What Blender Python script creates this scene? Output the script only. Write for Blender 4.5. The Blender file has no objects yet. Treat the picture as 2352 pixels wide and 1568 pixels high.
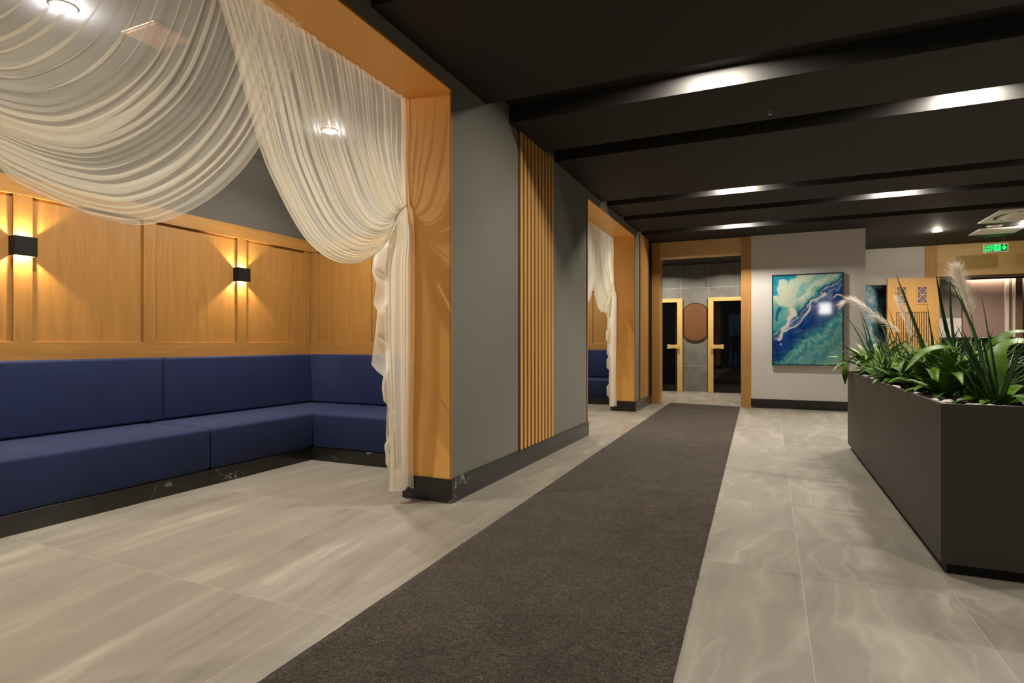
import bpy, bmesh, math, random
from mathutils import Vector, Matrix, noise

random.seed(7)
S = bpy.context.scene
COL = S.collection
V = Vector
R = math.radians

# ------------------------------------------------------------------ helpers
def srgb(r, g, b):
    def f(c):
        c /= 255.0
        return c / 12.92 if c <= 0.04045 else ((c + 0.055) / 1.055) ** 2.4
    return (f(r), f(g), f(b), 1.0)

def link(o, parent=None):
    COL.objects.link(o)
    if parent is not None:
        o.parent = parent
    return o

def tag(o, label=None, cat=None, group=None, kind=None):
    if label: o['label'] = label
    if cat: o['category'] = cat
    if group: o['group'] = group
    if kind: o['kind'] = kind
    return o

def thing(name, loc, label, cat, group=None):
    o = bpy.data.objects.new(name, None)
    o.empty_display_size = 0.1
    o.location = loc
    link(o)
    return tag(o, label, cat, group)

def origin_of(parent):
    p = V((0, 0, 0))
    while parent is not None:
        p += parent.location
        parent = parent.parent
    return p

def build(name, bm, mat, parent=None, smooth=False, bevel=0.0, segs=2, origin=None):
    """bm holds WORLD coordinates; one mesh object comes out"""
    me = bpy.data.meshes.new(name)
    off = origin_of(parent)
    loc = V((0, 0, 0))
    if origin is not None:
        loc = V(origin) - off
    bmesh.ops.translate(bm, verts=bm.verts, vec=-(off + loc))
    bm.normal_update()
    bm.to_mesh(me)
    bm.free()
    if smooth:
        for p in me.polygons:
            p.use_smooth = True
    o = bpy.data.objects.new(name, me)
    o.location = loc
    if mat is not None:
        me.materials.append(mat)
    link(o, parent)
    if bevel > 0:
        m = o.modifiers.new('Bevel', 'BEVEL')
        m.width = bevel; m.segments = segs; m.limit_method = 'ANGLE'; m.angle_limit = R(40)
        if segs > 2:
            for p in me.polygons: p.use_smooth = True
            m.harden_normals = False
    return o

def bx(bm, lo, hi):
    x0, y0, z0 = lo; x1, y1, z1 = hi
    vs = [bm.verts.new(p) for p in ((x0,y0,z0),(x1,y0,z0),(x1,y1,z0),(x0,y1,z0),(x0,y0,z1),(x1,y0,z1),(x1,y1,z1),(x0,y1,z1))]
    for f in ((0,3,2,1),(4,5,6,7),(0,1,5,4),(1,2,6,5),(2,3,7,6),(3,0,4,7)):
        bm.faces.new([vs[i] for i in f])
    return vs

def boxes(*bs):
    bm = bmesh.new()
    for lo, hi in bs: bx(bm, lo, hi)
    return bm

def cyl(bm, p0, p1, r0, r1=None, n=24, caps=True):
    p0, p1 = V(p0), V(p1)
    r1 = r0 if r1 is None else r1
    d = (p1 - p0).normalized()
    a = d.orthogonal().normalized(); b = d.cross(a)
    A = [bm.verts.new(p0 + r0*(a*math.cos(t) + b*math.sin(t))) for t in [2*math.pi*i/n for i in range(n)]]
    B = [bm.verts.new(p1 + r1*(a*math.cos(t) + b*math.sin(t))) for t in [2*math.pi*i/n for i in range(n)]]
    for i in range(n):
        bm.faces.new((A[i], A[(i+1)%n], B[(i+1)%n], B[i]))
    if caps:
        bm.faces.new(A[::-1]); bm.faces.new(B)

def tube(bm, pts, rad, n=6):
    pts = [V(p) for p in pts]
    rings = []
    for i, p in enumerate(pts):
        d = (pts[min(i+1, len(pts)-1)] - pts[max(i-1, 0)]).normalized()
        a = d.cross(V((0.3, 0.9, 0.31))).normalized(); b = d.cross(a)
        r = rad(i/(len(pts)-1)) if callable(rad) else rad
        rings.append([bm.verts.new(p + r*(a*math.cos(2*math.pi*k/n) + b*math.sin(2*math.pi*k/n))) for k in range(n)])
    for A, B in zip(rings, rings[1:]):
        for k in range(n):
            bm.faces.new((A[k], A[(k+1)%n], B[(k+1)%n], B[k]))
    bm.faces.new(rings[0][::-1]); bm.faces.new(rings[-1])

def prism(bm, pts2, y0, y1):
    """polygon in (x,z), extruded along y"""
    A = [bm.verts.new((x, y0, z)) for x, z in pts2]
    B = [bm.verts.new((x, y1, z)) for x, z in pts2]
    n = len(pts2)
    bm.faces.new(A); bm.faces.new(B[::-1])
    for i in range(n):
        bm.faces.new((A[(i+1)%n], A[i], B[i], B[(i+1)%n]))

def structure(name, bm, mat, bevel=0.0, parent=None):
    o = build(name, bm, mat, parent, bevel=bevel)
    if parent is None: o['kind'] = 'structure'
    return o

# ------------------------------------------------------------------ materials
class NT:
    def __init__(s, name):
        s.m = bpy.data.materials.new(name); s.m.use_nodes = True
        s.t = s.m.node_tree; s.n = s.t.nodes; s.l = s.t.links
        s.b = s.n['Principled BSDF']; s.out = s.n['Material Output']
    def node(s, typ, **kw):
        n = s.n.new(typ)
        for k, v in kw.items():
            if k.startswith('i_'):
                key = k[2:].replace('_', ' ')
                n.inputs[int(key) if key.isdigit() else key].default_value = v
            else: setattr(n, k, v)
        return n
    def link(s, a, b): s.l.new(a, b)
    def set(s, **kw):
        for k, v in kw.items(): s.b.inputs[k.replace('_', ' ')].default_value = v
    def math(s, op, a, b=None, c=None):
        n = s.n.new('ShaderNodeMath'); n.operation = op
        for i, v in enumerate((a, b, c)):
            if v is None: continue
            if isinstance(v, (int, float)): n.inputs[i].default_value = v
            else: s.l.new(v, n.inputs[i])
        return n.outputs[0]
    def vmul(s, v, xyz):
        n = s.n.new('ShaderNodeVectorMath'); n.operation = 'MULTIPLY'
        s.l.new(v, n.inputs[0]); n.inputs[1].default_value = xyz
        return n.outputs[0]
    def ramp(s, fac, stops, interp='LINEAR'):
        n = s.n.new('ShaderNodeValToRGB'); n.color_ramp.interpolation = interp
        e = n.color_ramp.elements
        while len(e) < len(stops): e.new(0.5)
        for el, (p, c) in zip(e, stops): el.position = p; el.color = c if len(c) == 4 else (*c, 1)
        s.l.new(fac, n.inputs[0]); return n.outputs[0]
    def mix(s, fac, a, b, typ='MIX'):
        n = s.n.new('ShaderNodeMix'); n.data_type = 'RGBA'; n.blend_type = typ
        for i, v in ((0, fac), (6, a), (7, b)):
            if isinstance(v, (int, float)): n.inputs[i].default_value = v
            elif isinstance(v, (tuple, list)): n.inputs[i].default_value = v if len(v) == 4 else (*v, 1)
            else: s.l.new(v, n.inputs[i])
        return n.outputs[2]
    def pos(s):
        return s.node('ShaderNodeNewGeometry').outputs['Position']
    def noise(s, vec, scale, detail=4, rough=0.55, dist=0.0):
        n = s.node('ShaderNodeTexNoise'); n.inputs['Scale'].default_value = scale
        n.inputs['Detail'].default_value = detail; n.inputs['Roughness'].default_value = rough
        n.inputs['Distortion'].default_value = dist
        if vec is not None: s.l.new(vec, n.inputs['Vector'])
        return n.outputs['Fac']
    def bump(s, h, strength=0.3, dist=0.01):
        n = s.node('ShaderNodeBump'); n.inputs['Strength'].default_value = strength; n.inputs['Distance'].default_value = dist
        s.l.new(h, n.inputs['Height']); s.l.new(n.outputs[0], s.b.inputs['Normal'])

def plain(name, col, rough=0.6, spec=0.5, noise_amt=0.06, scale=30, bump=0.0, metallic=0.0, coat=0.0):
    t = NT(name)
    p = t.pos()
    f = t.noise(p, scale, 3)
    c = t.mix(f, tuple(max(0, v*(1-noise_amt)) for v in col[:3]), tuple(min(1, v*(1+noise_amt)) for v in col[:3]))
    t.link(c, t.b.inputs['Base Color'])
    t.set(Roughness=rough, Metallic=metallic)
    t.b.inputs['Specular IOR Level'].default_value = spec
    t.b.inputs['Coat Weight'].default_value = coat
    t.b.inputs['Coat Roughness'].default_value = 0.1
    if bump: t.bump(t.noise(p, scale*6, 2), bump, 0.002)
    return t.m

def oak(name, base, along='z', rough=0.45, contrast=0.22):
    t = NT(name)
    p = t.pos()
    sc = {'z': (14, 14, 0.9), 'x': (0.9, 14, 14), 'y': (14, 0.9, 14)}[along]
    v = t.vmul(p, sc)
    a = t.noise(v, 1.6, 5, 0.6, 0.7)
    sc2 = {'z': (90, 90, 2.5), 'x': (2.5, 90, 90), 'y': (90, 2.5, 90)}[along]
    b = t.noise(t.vmul(p, sc2), 1.5, 3, 0.6)
    f = t.math('ADD', t.math('MULTIPLY', a, 0.65), t.math('MULTIPLY', b, 0.35))
    c = base[:3]
    col = t.ramp(f, [(0.3, tuple(k*(1-contrast) for k in c)), (0.5, c), (0.72, tuple(min(1, k*(1+contrast)) for k in c))])
    t.link(col, t.b.inputs['Base Color'])
    t.set(Roughness=rough)
    t.bump(b, 0.08, 0.002)
    return t.m

def emis(name, col, strength):
    t = NT(name)
    t.b.inputs['Base Color'].default_value = (*col[:3], 1)
    t.b.inputs['Emission Color'].default_value = (*col[:3], 1)
    t.b.inputs['Emission Strength'].default_value = strength
    t.b.inputs['Roughness'].default_value = 0.5
    return t.m

def floor_material():
    t = NT('porcelain_tile')
    p = t.pos()
    sep = t.node('ShaderNodeSeparateXYZ'); t.link(p, sep.inputs[0])
    TX, TY, X0, Y0 = 0.605, 1.26, 0.133, 1.84
    left = t.math('LESS_THAN', sep.outputs[0], -1.0)
    txn = t.math('ADD', TX, t.math('MULTIPLY', left, 3*TX))
    ux = t.math('DIVIDE', t.math('SUBTRACT', sep.outputs[0], t.math('SUBTRACT', X0, t.math('MULTIPLY', left, 3*TX))), txn)
    uy = t.math('DIVIDE', t.math('SUBTRACT', sep.outputs[1], Y0), TY)
    ix = t.math('FLOOR', ux); iy = t.math('FLOOR', uy)
    fx = t.math('FRACT', ux); fy = t.math('FRACT', uy)
    cid = t.node('ShaderNodeCombineXYZ'); t.link(ix, cid.inputs[0]); t.link(iy, cid.inputs[1])
    wn = t.node('ShaderNodeTexWhiteNoise', noise_dimensions='3D'); t.link(cid.outputs[0], wn.inputs['Vector'])
    # distances to the joints, in metres
    dx = t.math('MULTIPLY', t.math('MINIMUM', fx, t.math('SUBTRACT', 1.0, fx)), txn)
    dy = t.math('MULTIPLY', t.math('MINIMUM', fy, t.math('SUBTRACT', 1.0, fy)), TY)
    d = t.math('MINIMUM', dx, dy)
    joint = t.math('LESS_THAN', d, 0.0014)
    # per-tile rotated and shifted coordinates for the veins
    rot = t.node('ShaderNodeVectorRotate', rotation_type='Z_AXIS')
    t.link(p, rot.inputs['Vector'])
    ang = t.math('ADD', -0.16, t.math('MULTIPLY', wn.outputs['Value'], 0.32))
    t.link(ang, rot.inputs['Angle'])
    off = t.node('ShaderNodeVectorMath', operation='MULTIPLY_ADD')
    t.link(wn.outputs['Color'], off.inputs[0]); off.inputs[1].default_value = (7, 7, 7); t.link(rot.outputs[0], off.inputs[2])
    # big slow warp
    wv = t.node('ShaderNodeTexNoise'); wv.inputs['Scale'].default_value = 1.3; wv.inputs['Detail'].default_value = 3
    t.link(off.outputs[0], wv.inputs['Vector'])
    warp = t.node('ShaderNodeVectorMath', operation='MULTIPLY_ADD')
    wamp = t.node('ShaderNodeCombineXYZ'); t.link(t.math('SUBTRACT', 0.55, t.math('MULTIPLY', left, 0.40)), wamp.inputs[0]); t.link(t.math('SUBTRACT', 0.9, t.math('MULTIPLY', left, 0.5)), wamp.inputs[1])
    t.link(wv.outputs['Color'], warp.inputs[0]); t.link(wamp.outputs[0], warp.inputs[1]); t.link(off.outputs[0], warp.inputs[2])
    streak = t.noise(t.vmul(warp.outputs[0], (4.6, 0.42, 1)), 1.5, 5, 0.6, 0.25)
    fine = t.noise(t.vmul(warp.outputs[0], (16, 1.8, 1)), 1.5, 3, 0.55)
    cloud = t.noise(off.outputs[0], 2.2, 4, 0.6)
    grit = t.noise(p, 160, 2, 0.5)
    f = t.math('ADD', t.math('ADD', t.math('MULTIPLY', streak, 0.6), t.math('MULTIPLY', fine, 0.14)),
               t.math('ADD', t.math('MULTIPLY', cloud, 0.22), t.math('MULTIPLY', grit, 0.06)))
    base = t.ramp(f, [(0.32, srgb(112, 105, 95)), (0.44, srgb(133, 126, 115)), (0.53, srgb(141, 134, 122)), (0.59, srgb(150, 143, 131)), (0.67, srgb(170, 162, 150))])
    # crisp vein lines
    ridge = t.noise(t.vmul(warp.outputs[0], (3.0, 0.7, 1)), 1.0, 2, 0.4, 0.6)
    r2 = t.math('ABSOLUTE', t.math('SUBTRACT', ridge, 0.53))
    vein = t.math('SMOOTH_MIN', 1.0, t.math('MULTIPLY', r2, 55.0), 0.2)
    veinf = t.math('MULTIPLY', t.math('SUBTRACT', 1.0, vein), t.math('SUBTRACT', 0.22, t.math('MULTIPLY', left, 0.16)))
    c1 = t.mix(veinf, base, srgb(184, 177, 165))
    tint = t.mix(t.math('MULTIPLY', wn.outputs['Value'], 0.12), c1, srgb(124, 118, 108))
    c2 = t.mix(joint, tint, srgb(168, 161, 149))
    t.link(c2, t.b.inputs['Base Color'])
    rr = t.math('ADD', 0.36, t.math('MULTIPLY', cloud, 0.16))
    t.link(rr, t.b.inputs['Roughness'])
    t.b.inputs['Specular IOR Level'].default_value = 0.35
    h = t.math('MULTIPLY', t.math('SUBTRACT', 1.0, joint), 1.0)
    t.bump(t.math('ADD', h, t.math('MULTIPLY', grit, 0.1)), 0.12, 0.001)
    return t.m

def marble_material():
    t = NT('black_marble')
    p = t.pos()
    w = t.node('ShaderNodeTexNoise'); w.inputs['Scale'].default_value = 3.0; w.inputs['Detail'].default_value = 4
    t.link(p, w.inputs['Vector'])
    a = t.node('ShaderNodeVectorMath', operation='MULTIPLY_ADD')
    t.link(w.outputs['Color'], a.inputs[0]); a.inputs[1].default_value = (0.5, 0.5, 0.5); t.link(p, a.inputs[2])
    n = t.noise(a.outputs[0], 4.5, 3, 0.5, 0.5)
    r = t.math('ABSOLUTE', t.math('SUBTRACT', n, 0.5))
    line = t.math('SUBTRACT', 1.0, t.math('MINIMUM', 1.0, t.math('MULTIPLY', r, 60)))
    patch = t.math('GREATER_THAN', t.noise(p, 2.3, 2), 0.56)
    f = t.math('MULTIPLY', t.math('MULTIPLY', line, patch), 0.5)
    c0 = t.mix(t.noise(p, 14, 4), srgb(26, 26, 24), srgb(42, 41, 38))
    c = t.mix(f, c0, srgb(180, 178, 168))
    t.link(c, t.b.inputs['Base Color'])
    t.set(Roughness=0.22)
    return t.m

def carpet_material():
    t = NT('carpet_pile')
    p = t.pos()
    a = t.noise(p, 75, 4, 0.65, 1.6)
    b = t.noise(p, 5, 3, 0.6)
    worm = t.math('MINIMUM', 1.0, t.math('MULTIPLY', t.math('ABSOLUTE', t.math('SUBTRACT', t.noise(p, 55, 2, 0.5, 2.2), 0.5)), 7.0))
    f = t.math('ADD', t.math('ADD', t.math('MULTIPLY', a, 0.62), t.math('MULTIPLY', b, 0.14)), t.math('MULTIPLY', worm, 0.24))
    c = t.ramp(f, [(0.36, srgb(20, 15, 11)), (0.47, srgb(52, 43, 33)), (0.60, srgb(78, 66, 53)), (0.76, srgb(112, 98, 82))])
    t.link(c, t.b.inputs['Base Color'])
    t.set(Roughness=0.95)
    t.b.inputs['Specular IOR Level'].default_value = 0.1
    t.b.inputs['Sheen Weight'].default_value = 0.15
    t.bump(f, 0.8, 0.007)
    return t.m

def sheer_material():
    t = NT('sheer_voile')
    p = t.pos()
    tr = t.node('ShaderNodeBsdfTransparent')
    di = t.node('ShaderNodeBsdfDiffuse'); di.inputs['Color'].default_value = srgb(250, 246, 232)
    tl = t.node('ShaderNodeBsdfTranslucent'); tl.inputs['Color'].default_value = srgb(249, 243, 227)
    m1 = t.node('ShaderNodeMixShader'); m1.inputs[0].default_value = 0.5
    t.link(di.outputs[0], m1.inputs[1]); t.link(tl.outputs[0], m1.inputs[2])
    m2 = t.node('ShaderNodeMixShader')
    # woven threads: a little denser and thinner by a fine noise
    att = t.node('ShaderNodeAttribute', attribute_name='weave')
    f = t.math('ADD', 0.23, t.math('MULTIPLY', att.outputs['Fac'], 0.32))
    t.link(f, m2.inputs[0])
    t.link(tr.outputs[0], m2.inputs[1]); t.link(m1.outputs[0], m2.inputs[2])
    t.link(m2.outputs[0], t.out.inputs['Surface'])
    return t.m

def tile_wall_material():
    t = NT('slate_wall_tile')
    p = t.pos()
    sep = t.node('ShaderNodeSeparateXYZ'); t.link(p, sep.inputs[0])
    ux = t.math('DIVIDE', t.math('ADD', sep.outputs[0], 1.907), 0.617)
    uz = t.math('DIVIDE', sep.outputs[2], 0.599)
    fx = t.math('FRACT', ux); fz = t.math('FRACT', uz)
    dx = t.math('MULTIPLY', t.math('MINIMUM', fx, t.math('SUBTRACT', 1.0, fx)), 0.617)
    dz = t.math('MULTIPLY', t.math('MINIMUM', fz, t.math('SUBTRACT', 1.0, fz)), 0.599)
    j = t.math('LESS_THAN', t.math('MINIMUM', dx, dz), 0.005)
    n = t.noise(p, 3.2, 5, 0.6, 0.4)
    c = t.ramp(n, [(0.3, srgb(108, 106, 100)), (0.7, srgb(138, 136, 129))])
    t.link(t.mix(j, c, srgb(172, 168, 160)), t.b.inputs['Base Color'])
    t.set(Roughness=0.5)
    return t.m

def leaf_material(name, dark, light, rough=0.3):
    t = NT(name)
    att = t.node('ShaderNodeAttribute', attribute_name='tone')
    n = t.noise(t.pos(), 9, 3)
    f = t.math('ADD', t.math('MULTIPLY', att.outputs['Fac'], 0.75), t.math('MULTIPLY', n, 0.25))
    c = t.mix(f, dark, light)
    t.link(c, t.b.inputs['Base Color'])
    t.set(Roughness=rough)
    t.b.inputs['Specular IOR Level'].default_value = 0.3
    return t.m

def fabric_material():
    t = NT('navy_upholstery')
    p = t.pos()
    w = t.noise(p, 380, 2, 0.6)
    b = t.noise(p, 6, 3, 0.5)
    f = t.math('ADD', t.math('MULTIPLY', w, 0.7), t.math('MULTIPLY', b, 0.3))
    c = t.ramp(f, [(0.3, srgb(20, 31, 66)), (0.7, srgb(32, 44, 84))])
    t.link(c, t.b.inputs['Base Color'])
    t.set(Roughness=0.75)
    t.b.inputs['Specular IOR Level'].default_value = 0.3
    t.b.inputs['Sheen Weight'].default_value = 0.06
    t.b.inputs['Sheen Roughness'].default_value = 0.4
    t.bump(w, 0.25, 0.001)
    return t.m

M = {}
M['floor'] = floor_material()
M['marble'] = marble_material()
M['carpet'] = carpet_material()
M['sheer'] = sheer_material()
M['slate'] = tile_wall_material()
M['fabric'] = fabric_material()
M['grey_wall'] = plain('grey_wall_paint', srgb(113, 110, 101), 0.85, 0.25, 0.04, 40, 0.08)
M['alcove_wall'] = plain('alcove_wall_paint', srgb(94, 90, 83), 0.85, 0.25, 0.04, 40, 0.05)
M['white_wall'] = plain('pale_wall_paint', srgb(218, 213, 206), 0.85, 0.25, 0.02, 40, 0.08)
M['black_ceiling'] = plain('black_ceiling_paint', srgb(41, 39, 37), 0.72, 0.3, 0.06, 60)
M['unused'] = plain('black_slot_paint', srgb(44, 43, 42), 0.6, 0.3, 0.06, 60)
M['alcove_ceiling'] = plain('slate_ceiling_paint', srgb(88, 90, 98), 0.85, 0.2, 0.04, 40)
M['gold'] = plain('ochre_lining_lacquer', srgb(244, 182, 98), 0.42, 0.4, 0.03, 5)
M['gold_edge'] = plain('ochre_edge_trim', srgb(170, 110, 45), 0.4, 0.4, 0.03, 5)
M['oak'] = oak('oak_panel_veneer', srgb(160, 114, 56), 'z')
M['oak_rail'] = oak('oak_rail_veneer', srgb(162, 116, 58), 'y')
M['oak_rail_x'] = oak('oak_end_rail_veneer', srgb(162, 116, 58), 'x')
M['oak_slat'] = oak('oak_slat_veneer', srgb(200, 148, 82), 'z', 0.45, 0.15)
M['oak_frame'] = oak('oak_door_frame', srgb(192, 142, 80), 'z', 0.4, 0.15)
M['oak_frame_x'] = oak('oak_header', srgb(220, 176, 116), 'x', 0.4, 0.2)
M['pine'] = oak('pale_pine', srgb(222, 184, 112), 'z', 0.4, 0.1)
M['door_wood'] = oak('golden_door_veneer', srgb(206, 160, 96), 'z', 0.4, 0.08)
M['slat_back'] = plain('slat_backing', srgb(62, 42, 22), 0.7)
M['black_metal'] = plain('black_metal', srgb(18, 17, 15), 0.55, 0.3)
M['black_glass'] = plain('black_glass', srgb(7, 8, 10), 0.03, 0.5, 0.0)
M['planter'] = plain('planter_powder_coat', srgb(62, 58, 51), 0.55, 0.4, 0.05, 200)
M['soil'] = plain('dark_soil', srgb(40, 32, 24), 0.95, 0.1, 0.5, 60, 0.8)
M['bronze'] = plain('bronze_mirror', srgb(122, 82, 54), 0.35, 0.5, 0.12, 12)
M['dark_brown'] = plain('dark_brown_rim', srgb(62, 36, 22), 0.4)
M['white_plastic'] = plain('white_plastic', srgb(225, 220, 212), 0.45, 0.5, 0.01)
M['grey_plastic'] = plain('grey_plastic', srgb(70, 68, 66), 0.6)
M['chrome'] = plain('brushed_steel', srgb(190, 188, 184), 0.3, 0.5, 0.02, 30, 0, 1.0)
M['lounge_wall'] = plain('warm_grey_wall', srgb(150, 142, 132), 0.8, 0.25, 0.02)
M['taupe'] = plain('taupe_panel', srgb(150, 126, 118), 0.4, 0.5, 0.04, 6)
M['cream_strip'] = plain('cream_strip', srgb(226, 218, 204), 0.6)
M['brown_panel'] = plain('brown_panel', srgb(128, 104, 82), 0.6)
M['counter'] = plain('black_counter', srgb(28, 27, 24), 0.35)
M['stone'] = plain('white_pebble', srgb(222, 216, 204), 0.65, 0.4, 0.12, 20, 0.1)
M['lamp_glow'] = emis('lamp_diffuser', (1.0, 0.93, 0.82), 14.0)
M['lamp_cool'] = emis('lamp_diffuser_neutral', (1.0, 0.96, 0.9), 14.0)

# ------------------------------------------------------------------ camera
H = 1.10
cam_d = bpy.data.cameras.new('camera')
cam = bpy.data.objects.new('camera', cam_d)
link(cam)
cam_d.sensor_width = 36.0
cam_d.lens = 36.0 * 1328.6 / 2352.0
cam_d.shift_y = (789.9 - 784.0) / 2352.0
cam_d.clip_start = 0.02
cam.location = (0, 0, H)
cam.rotation_euler = (R(90), 0, R(24.09))
S.camera = cam

# ------------------------------------------------------------------ lights
def spot_disk(name, loc, power, size=0.09, col=(1.0, 0.9, 0.76), spread=170):
    d = bpy.data.lights.new(name, 'AREA'); d.shape = 'DISK'; d.size = size
    d.energy = power; d.color = col; d.spread = R(spread)
    o = bpy.data.objects.new(name, d); o.location = loc
    return link(o)

def spot_lamp(name, loc, power, angle=80, blend=0.4, col=(1.0, 0.86, 0.68), radius=0.03, rot=(0, 0, 0)):
    d = bpy.data.lights.new(name, 'SPOT'); d.energy = power; d.color = col
    d.spot_size = R(angle); d.spot_blend = blend; d.shadow_soft_size = radius
    o = bpy.data.objects.new(name, d); o.location = loc; o.rotation_euler = rot
    return link(o)

def point_lamp(name, loc, power, col=(1.0, 0.77, 0.45), radius=0.008):
    d = bpy.data.lights.new(name, 'POINT'); d.energy = power; d.color = col; d.shadow_soft_size = radius
    o = bpy.data.objects.new(name, d); o.location = loc
    return link(o)

# ------------------------------------------------------------------ the setting
CEIL = 2.975
structure('floor', boxes(((-5.2, -4.2, -0.1), (7.2, 19.0, 0.0))), M['floor'])

# corridor wall with its two openings
XW, XI = -2.03, -2.43
OPH = 2.87
O1 = (0.70, 3.49); O2 = (6.75, 9.43)
structure('wall_left', boxes(
    ((XI, -4.0, 0), (XW, O1[0], 3.15)),
    ((XI, O1[1], 0), (XW, O2[0], 3.15)),
    ((XI, O2[1], 0), (XW, 10.87, 3.15)),
    ((XI, O1[0], OPH), (XW, O1[1], 3.15)),
    ((XI, O2[0], OPH), (XW, O2[1], 3.15))), M['grey_wall'])

# ochre linings of the openings (thin boards on jambs and soffit) with a rim on the corridor edge
def lining(name, o, flip):
    y0, y1 = o
    t = 0.012
    bm = boxes(((XI, y1 - t, 0.165), (XW + 0.004, y1, OPH)), ((XI, y0, 0.165), (XW + 0.004, y0 + t, OPH)),
               ((XI, y0 + t, OPH - t), (XW + 0.004, y1 - t, OPH)))
    a = structure(name, bm, M['gold'])
    e = boxes(((XW + 0.004, y1 - t, 0.165), (XW + 0.012, y1 + 0.006, OPH + 0.006)),
              ((XW + 0.004, y0 - 0.006, 0.165), (XW + 0.012, y0 + t, OPH + 0.006)),
              ((XW + 0.004, y0 + t, OPH - t), (XW + 0.012, y1 - t, OPH + 0.006)))
    build('edge_rim', e, M['gold_edge'], a)
lining('trim_1', O1, 1)
lining('trim_2', O2, 1)

# black marble skirting, corridor side and round the jambs
BH = 0.165
def skirt(name, *bs):
    return structure(name, boxes(*bs), M['marble'], bevel=0.002)
skirt('baseboard_left',
      ((XW, O1[1] - 0.022, 0), (XW + 0.025, O2[0] + 0.02, BH)),
      ((XI + 0.02, O1[1] - 0.022, 0), (XW, O1[1], BH)),
      ((XI, O2[0], 0), (XW, O2[0] + 0.02, BH)),
      ((XW, O2[1] - 0.022, 0), (XW + 0.025, 10.80, BH)),
      ((XI + 0.02, O2[1] - 0.022, 0), (XW, O2[1], BH)),
      ((XW, -3.0, 0), (XW + 0.025, O1[0] + 0.022, BH)),
      ((XI + 0.02, O1[0], 0), (XW, O1[0] + 0.022, BH)))

# slatted oak strips on the wall
def slat_panel(y0, y1, n, label):
    t = thing('slat_panel', (XW, (y0+y1)/2, BH), label, 'wall panel', 'slatted oak wall strips')
    build('backing', boxes(((XW, y0, BH), (XW + 0.003, y1, CEIL))), M['slat_back'], t)
    pit = (y1 - y0)/n
    bm = bmesh.new()
    for k in range(n):
        c = y0 + pit*(k + 0.5)
        bx(bm, (XW + 0.003, c - 0.024*pit/0.088, BH), (XW + 0.020, c + 0.024*pit/0.088, CEIL))
    build('slats', bm, M['oak_slat'], t, bevel=0.003)
slat_panel(4.67, 5.55, 10, 'tall strip of vertical oak slats on the grey pillar between the two curtained openings')
slat_panel(9.82, 10.55, 8, 'narrow far strip of oak slats on the wall beside the wooden doorway')
structure('trim_3', boxes(((XW, 10.60, 0), (XW + 0.02, 10.85, CEIL))), M['black_metal'])

# far wall of the corridor: pale wall right of the wooden doorway
YF = 10.87
structure('wall_far', boxes(((-0.36, YF, 0), (1.40, YF + 0.30, 3.15)), ((1.20, YF + 0.30, 0), (1.40, 13.35, 3.15)),
                            ((-2.43, YF, 2.96), (-0.36, YF + 0.25, 3.15)), ((-2.6, YF, 0), (-2.03, YF + 0.25, 3.15))), M['white_wall'])
skirt('baseboard_far', ((-0.31, YF - 0.02, 0), (1.42, YF, 0.155)), ((1.40, YF, 0), (1.42, 13.33, 0.155)))

# oak portal of the sauna lobby
pf = structure('door_1', boxes(((-2.02, YF - 0.02, 0), (-1.865, YF + 0.26, 2.965)), ((-0.473, YF - 0.02, 0), (-0.311, YF + 0.26, 2.965))), M['oak_frame'], 0.003)
build('header', boxes(((-1.865, YF - 0.02, 2.685), (-0.473, YF + 0.26, 2.965))), M['oak_frame_x'], pf, bevel=0.003)

# sauna lobby
structure('wall_lobby', boxes(((-3.4, 13.90, 0), (1.2, 14.1, 3.1))), M['slate'])
structure('wall_lobby_left', boxes(((-3.4, YF + 0.25, 0), (-3.3, 13.9, 3.1))), M['slate'])
structure('ceiling_lobby', boxes(((-3.4, YF + 0.25, 2.93), (1.2, 13.9, 3.1))), M['black_ceiling'])

# hall wall on the right, with the big oak portal
YH = 13.35
structure('wall_hall', boxes(((1.40, YH, 0), (2.70, YH + 0.2, 3.15))), M['white_wall'])
pt = structure('door_2', boxes(((2.70, YH - 0.03, 0), (2.885, YH + 0.25, CEIL))), M['oak_frame'], 0.003)
build('header', boxes(((2.885, YH - 0.03, 2.375), (6.5, YH + 0.25, CEIL))), M['oak_frame_x'], pt, bevel=0.003)
build('head_rail', boxes(((2.885, YH - 0.05, 2.345), (6.5, YH + 0.2, 2.372))), M['dark_brown'], pt)

# ceiling: black boards with open slots between them
slots = [(-1.30, -0.98), (0.55, 0.87), (2.28, 2.62), (4.05, 4.48), (5.29, 5.61), (7.44, 7.71), (8.42, 8.72), (9.68, 10.02)]
XR = 7.0
edges = [-4.0] + [e for s in slots for e in s] + [YH]
bmc = bmesh.new()
for a, b in zip(edges[0::2], edges[1::2]):
    if b > YF:
        bx(bmc, (XW, a, CEIL), (XR, YF, CEIL + 0.15))
        bx(bmc, (1.40, YF, CEIL), (XR, b, CEIL + 0.15))
    else:
        bx(bmc, (XW, a, CEIL), (XR, b, CEIL + 0.15))
structure('ceiling', bmc, M['black_ceiling'])
structure('ceiling_top', boxes(((XW, -4.0, CEIL + 0.15), (XR, YH + 0.3, CEIL + 0.25))), M['black_ceiling'])
# the room behind and right of the camera
structure('wall_right', boxes(((XR, -4.0, 0), (XR + 0.2, 18.5, 3.2))), M['grey_wall'])
structure('wall_back', boxes(((XI, -4.2, 0), (XR, -4.0, 3.2))), M['grey_wall'])

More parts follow.
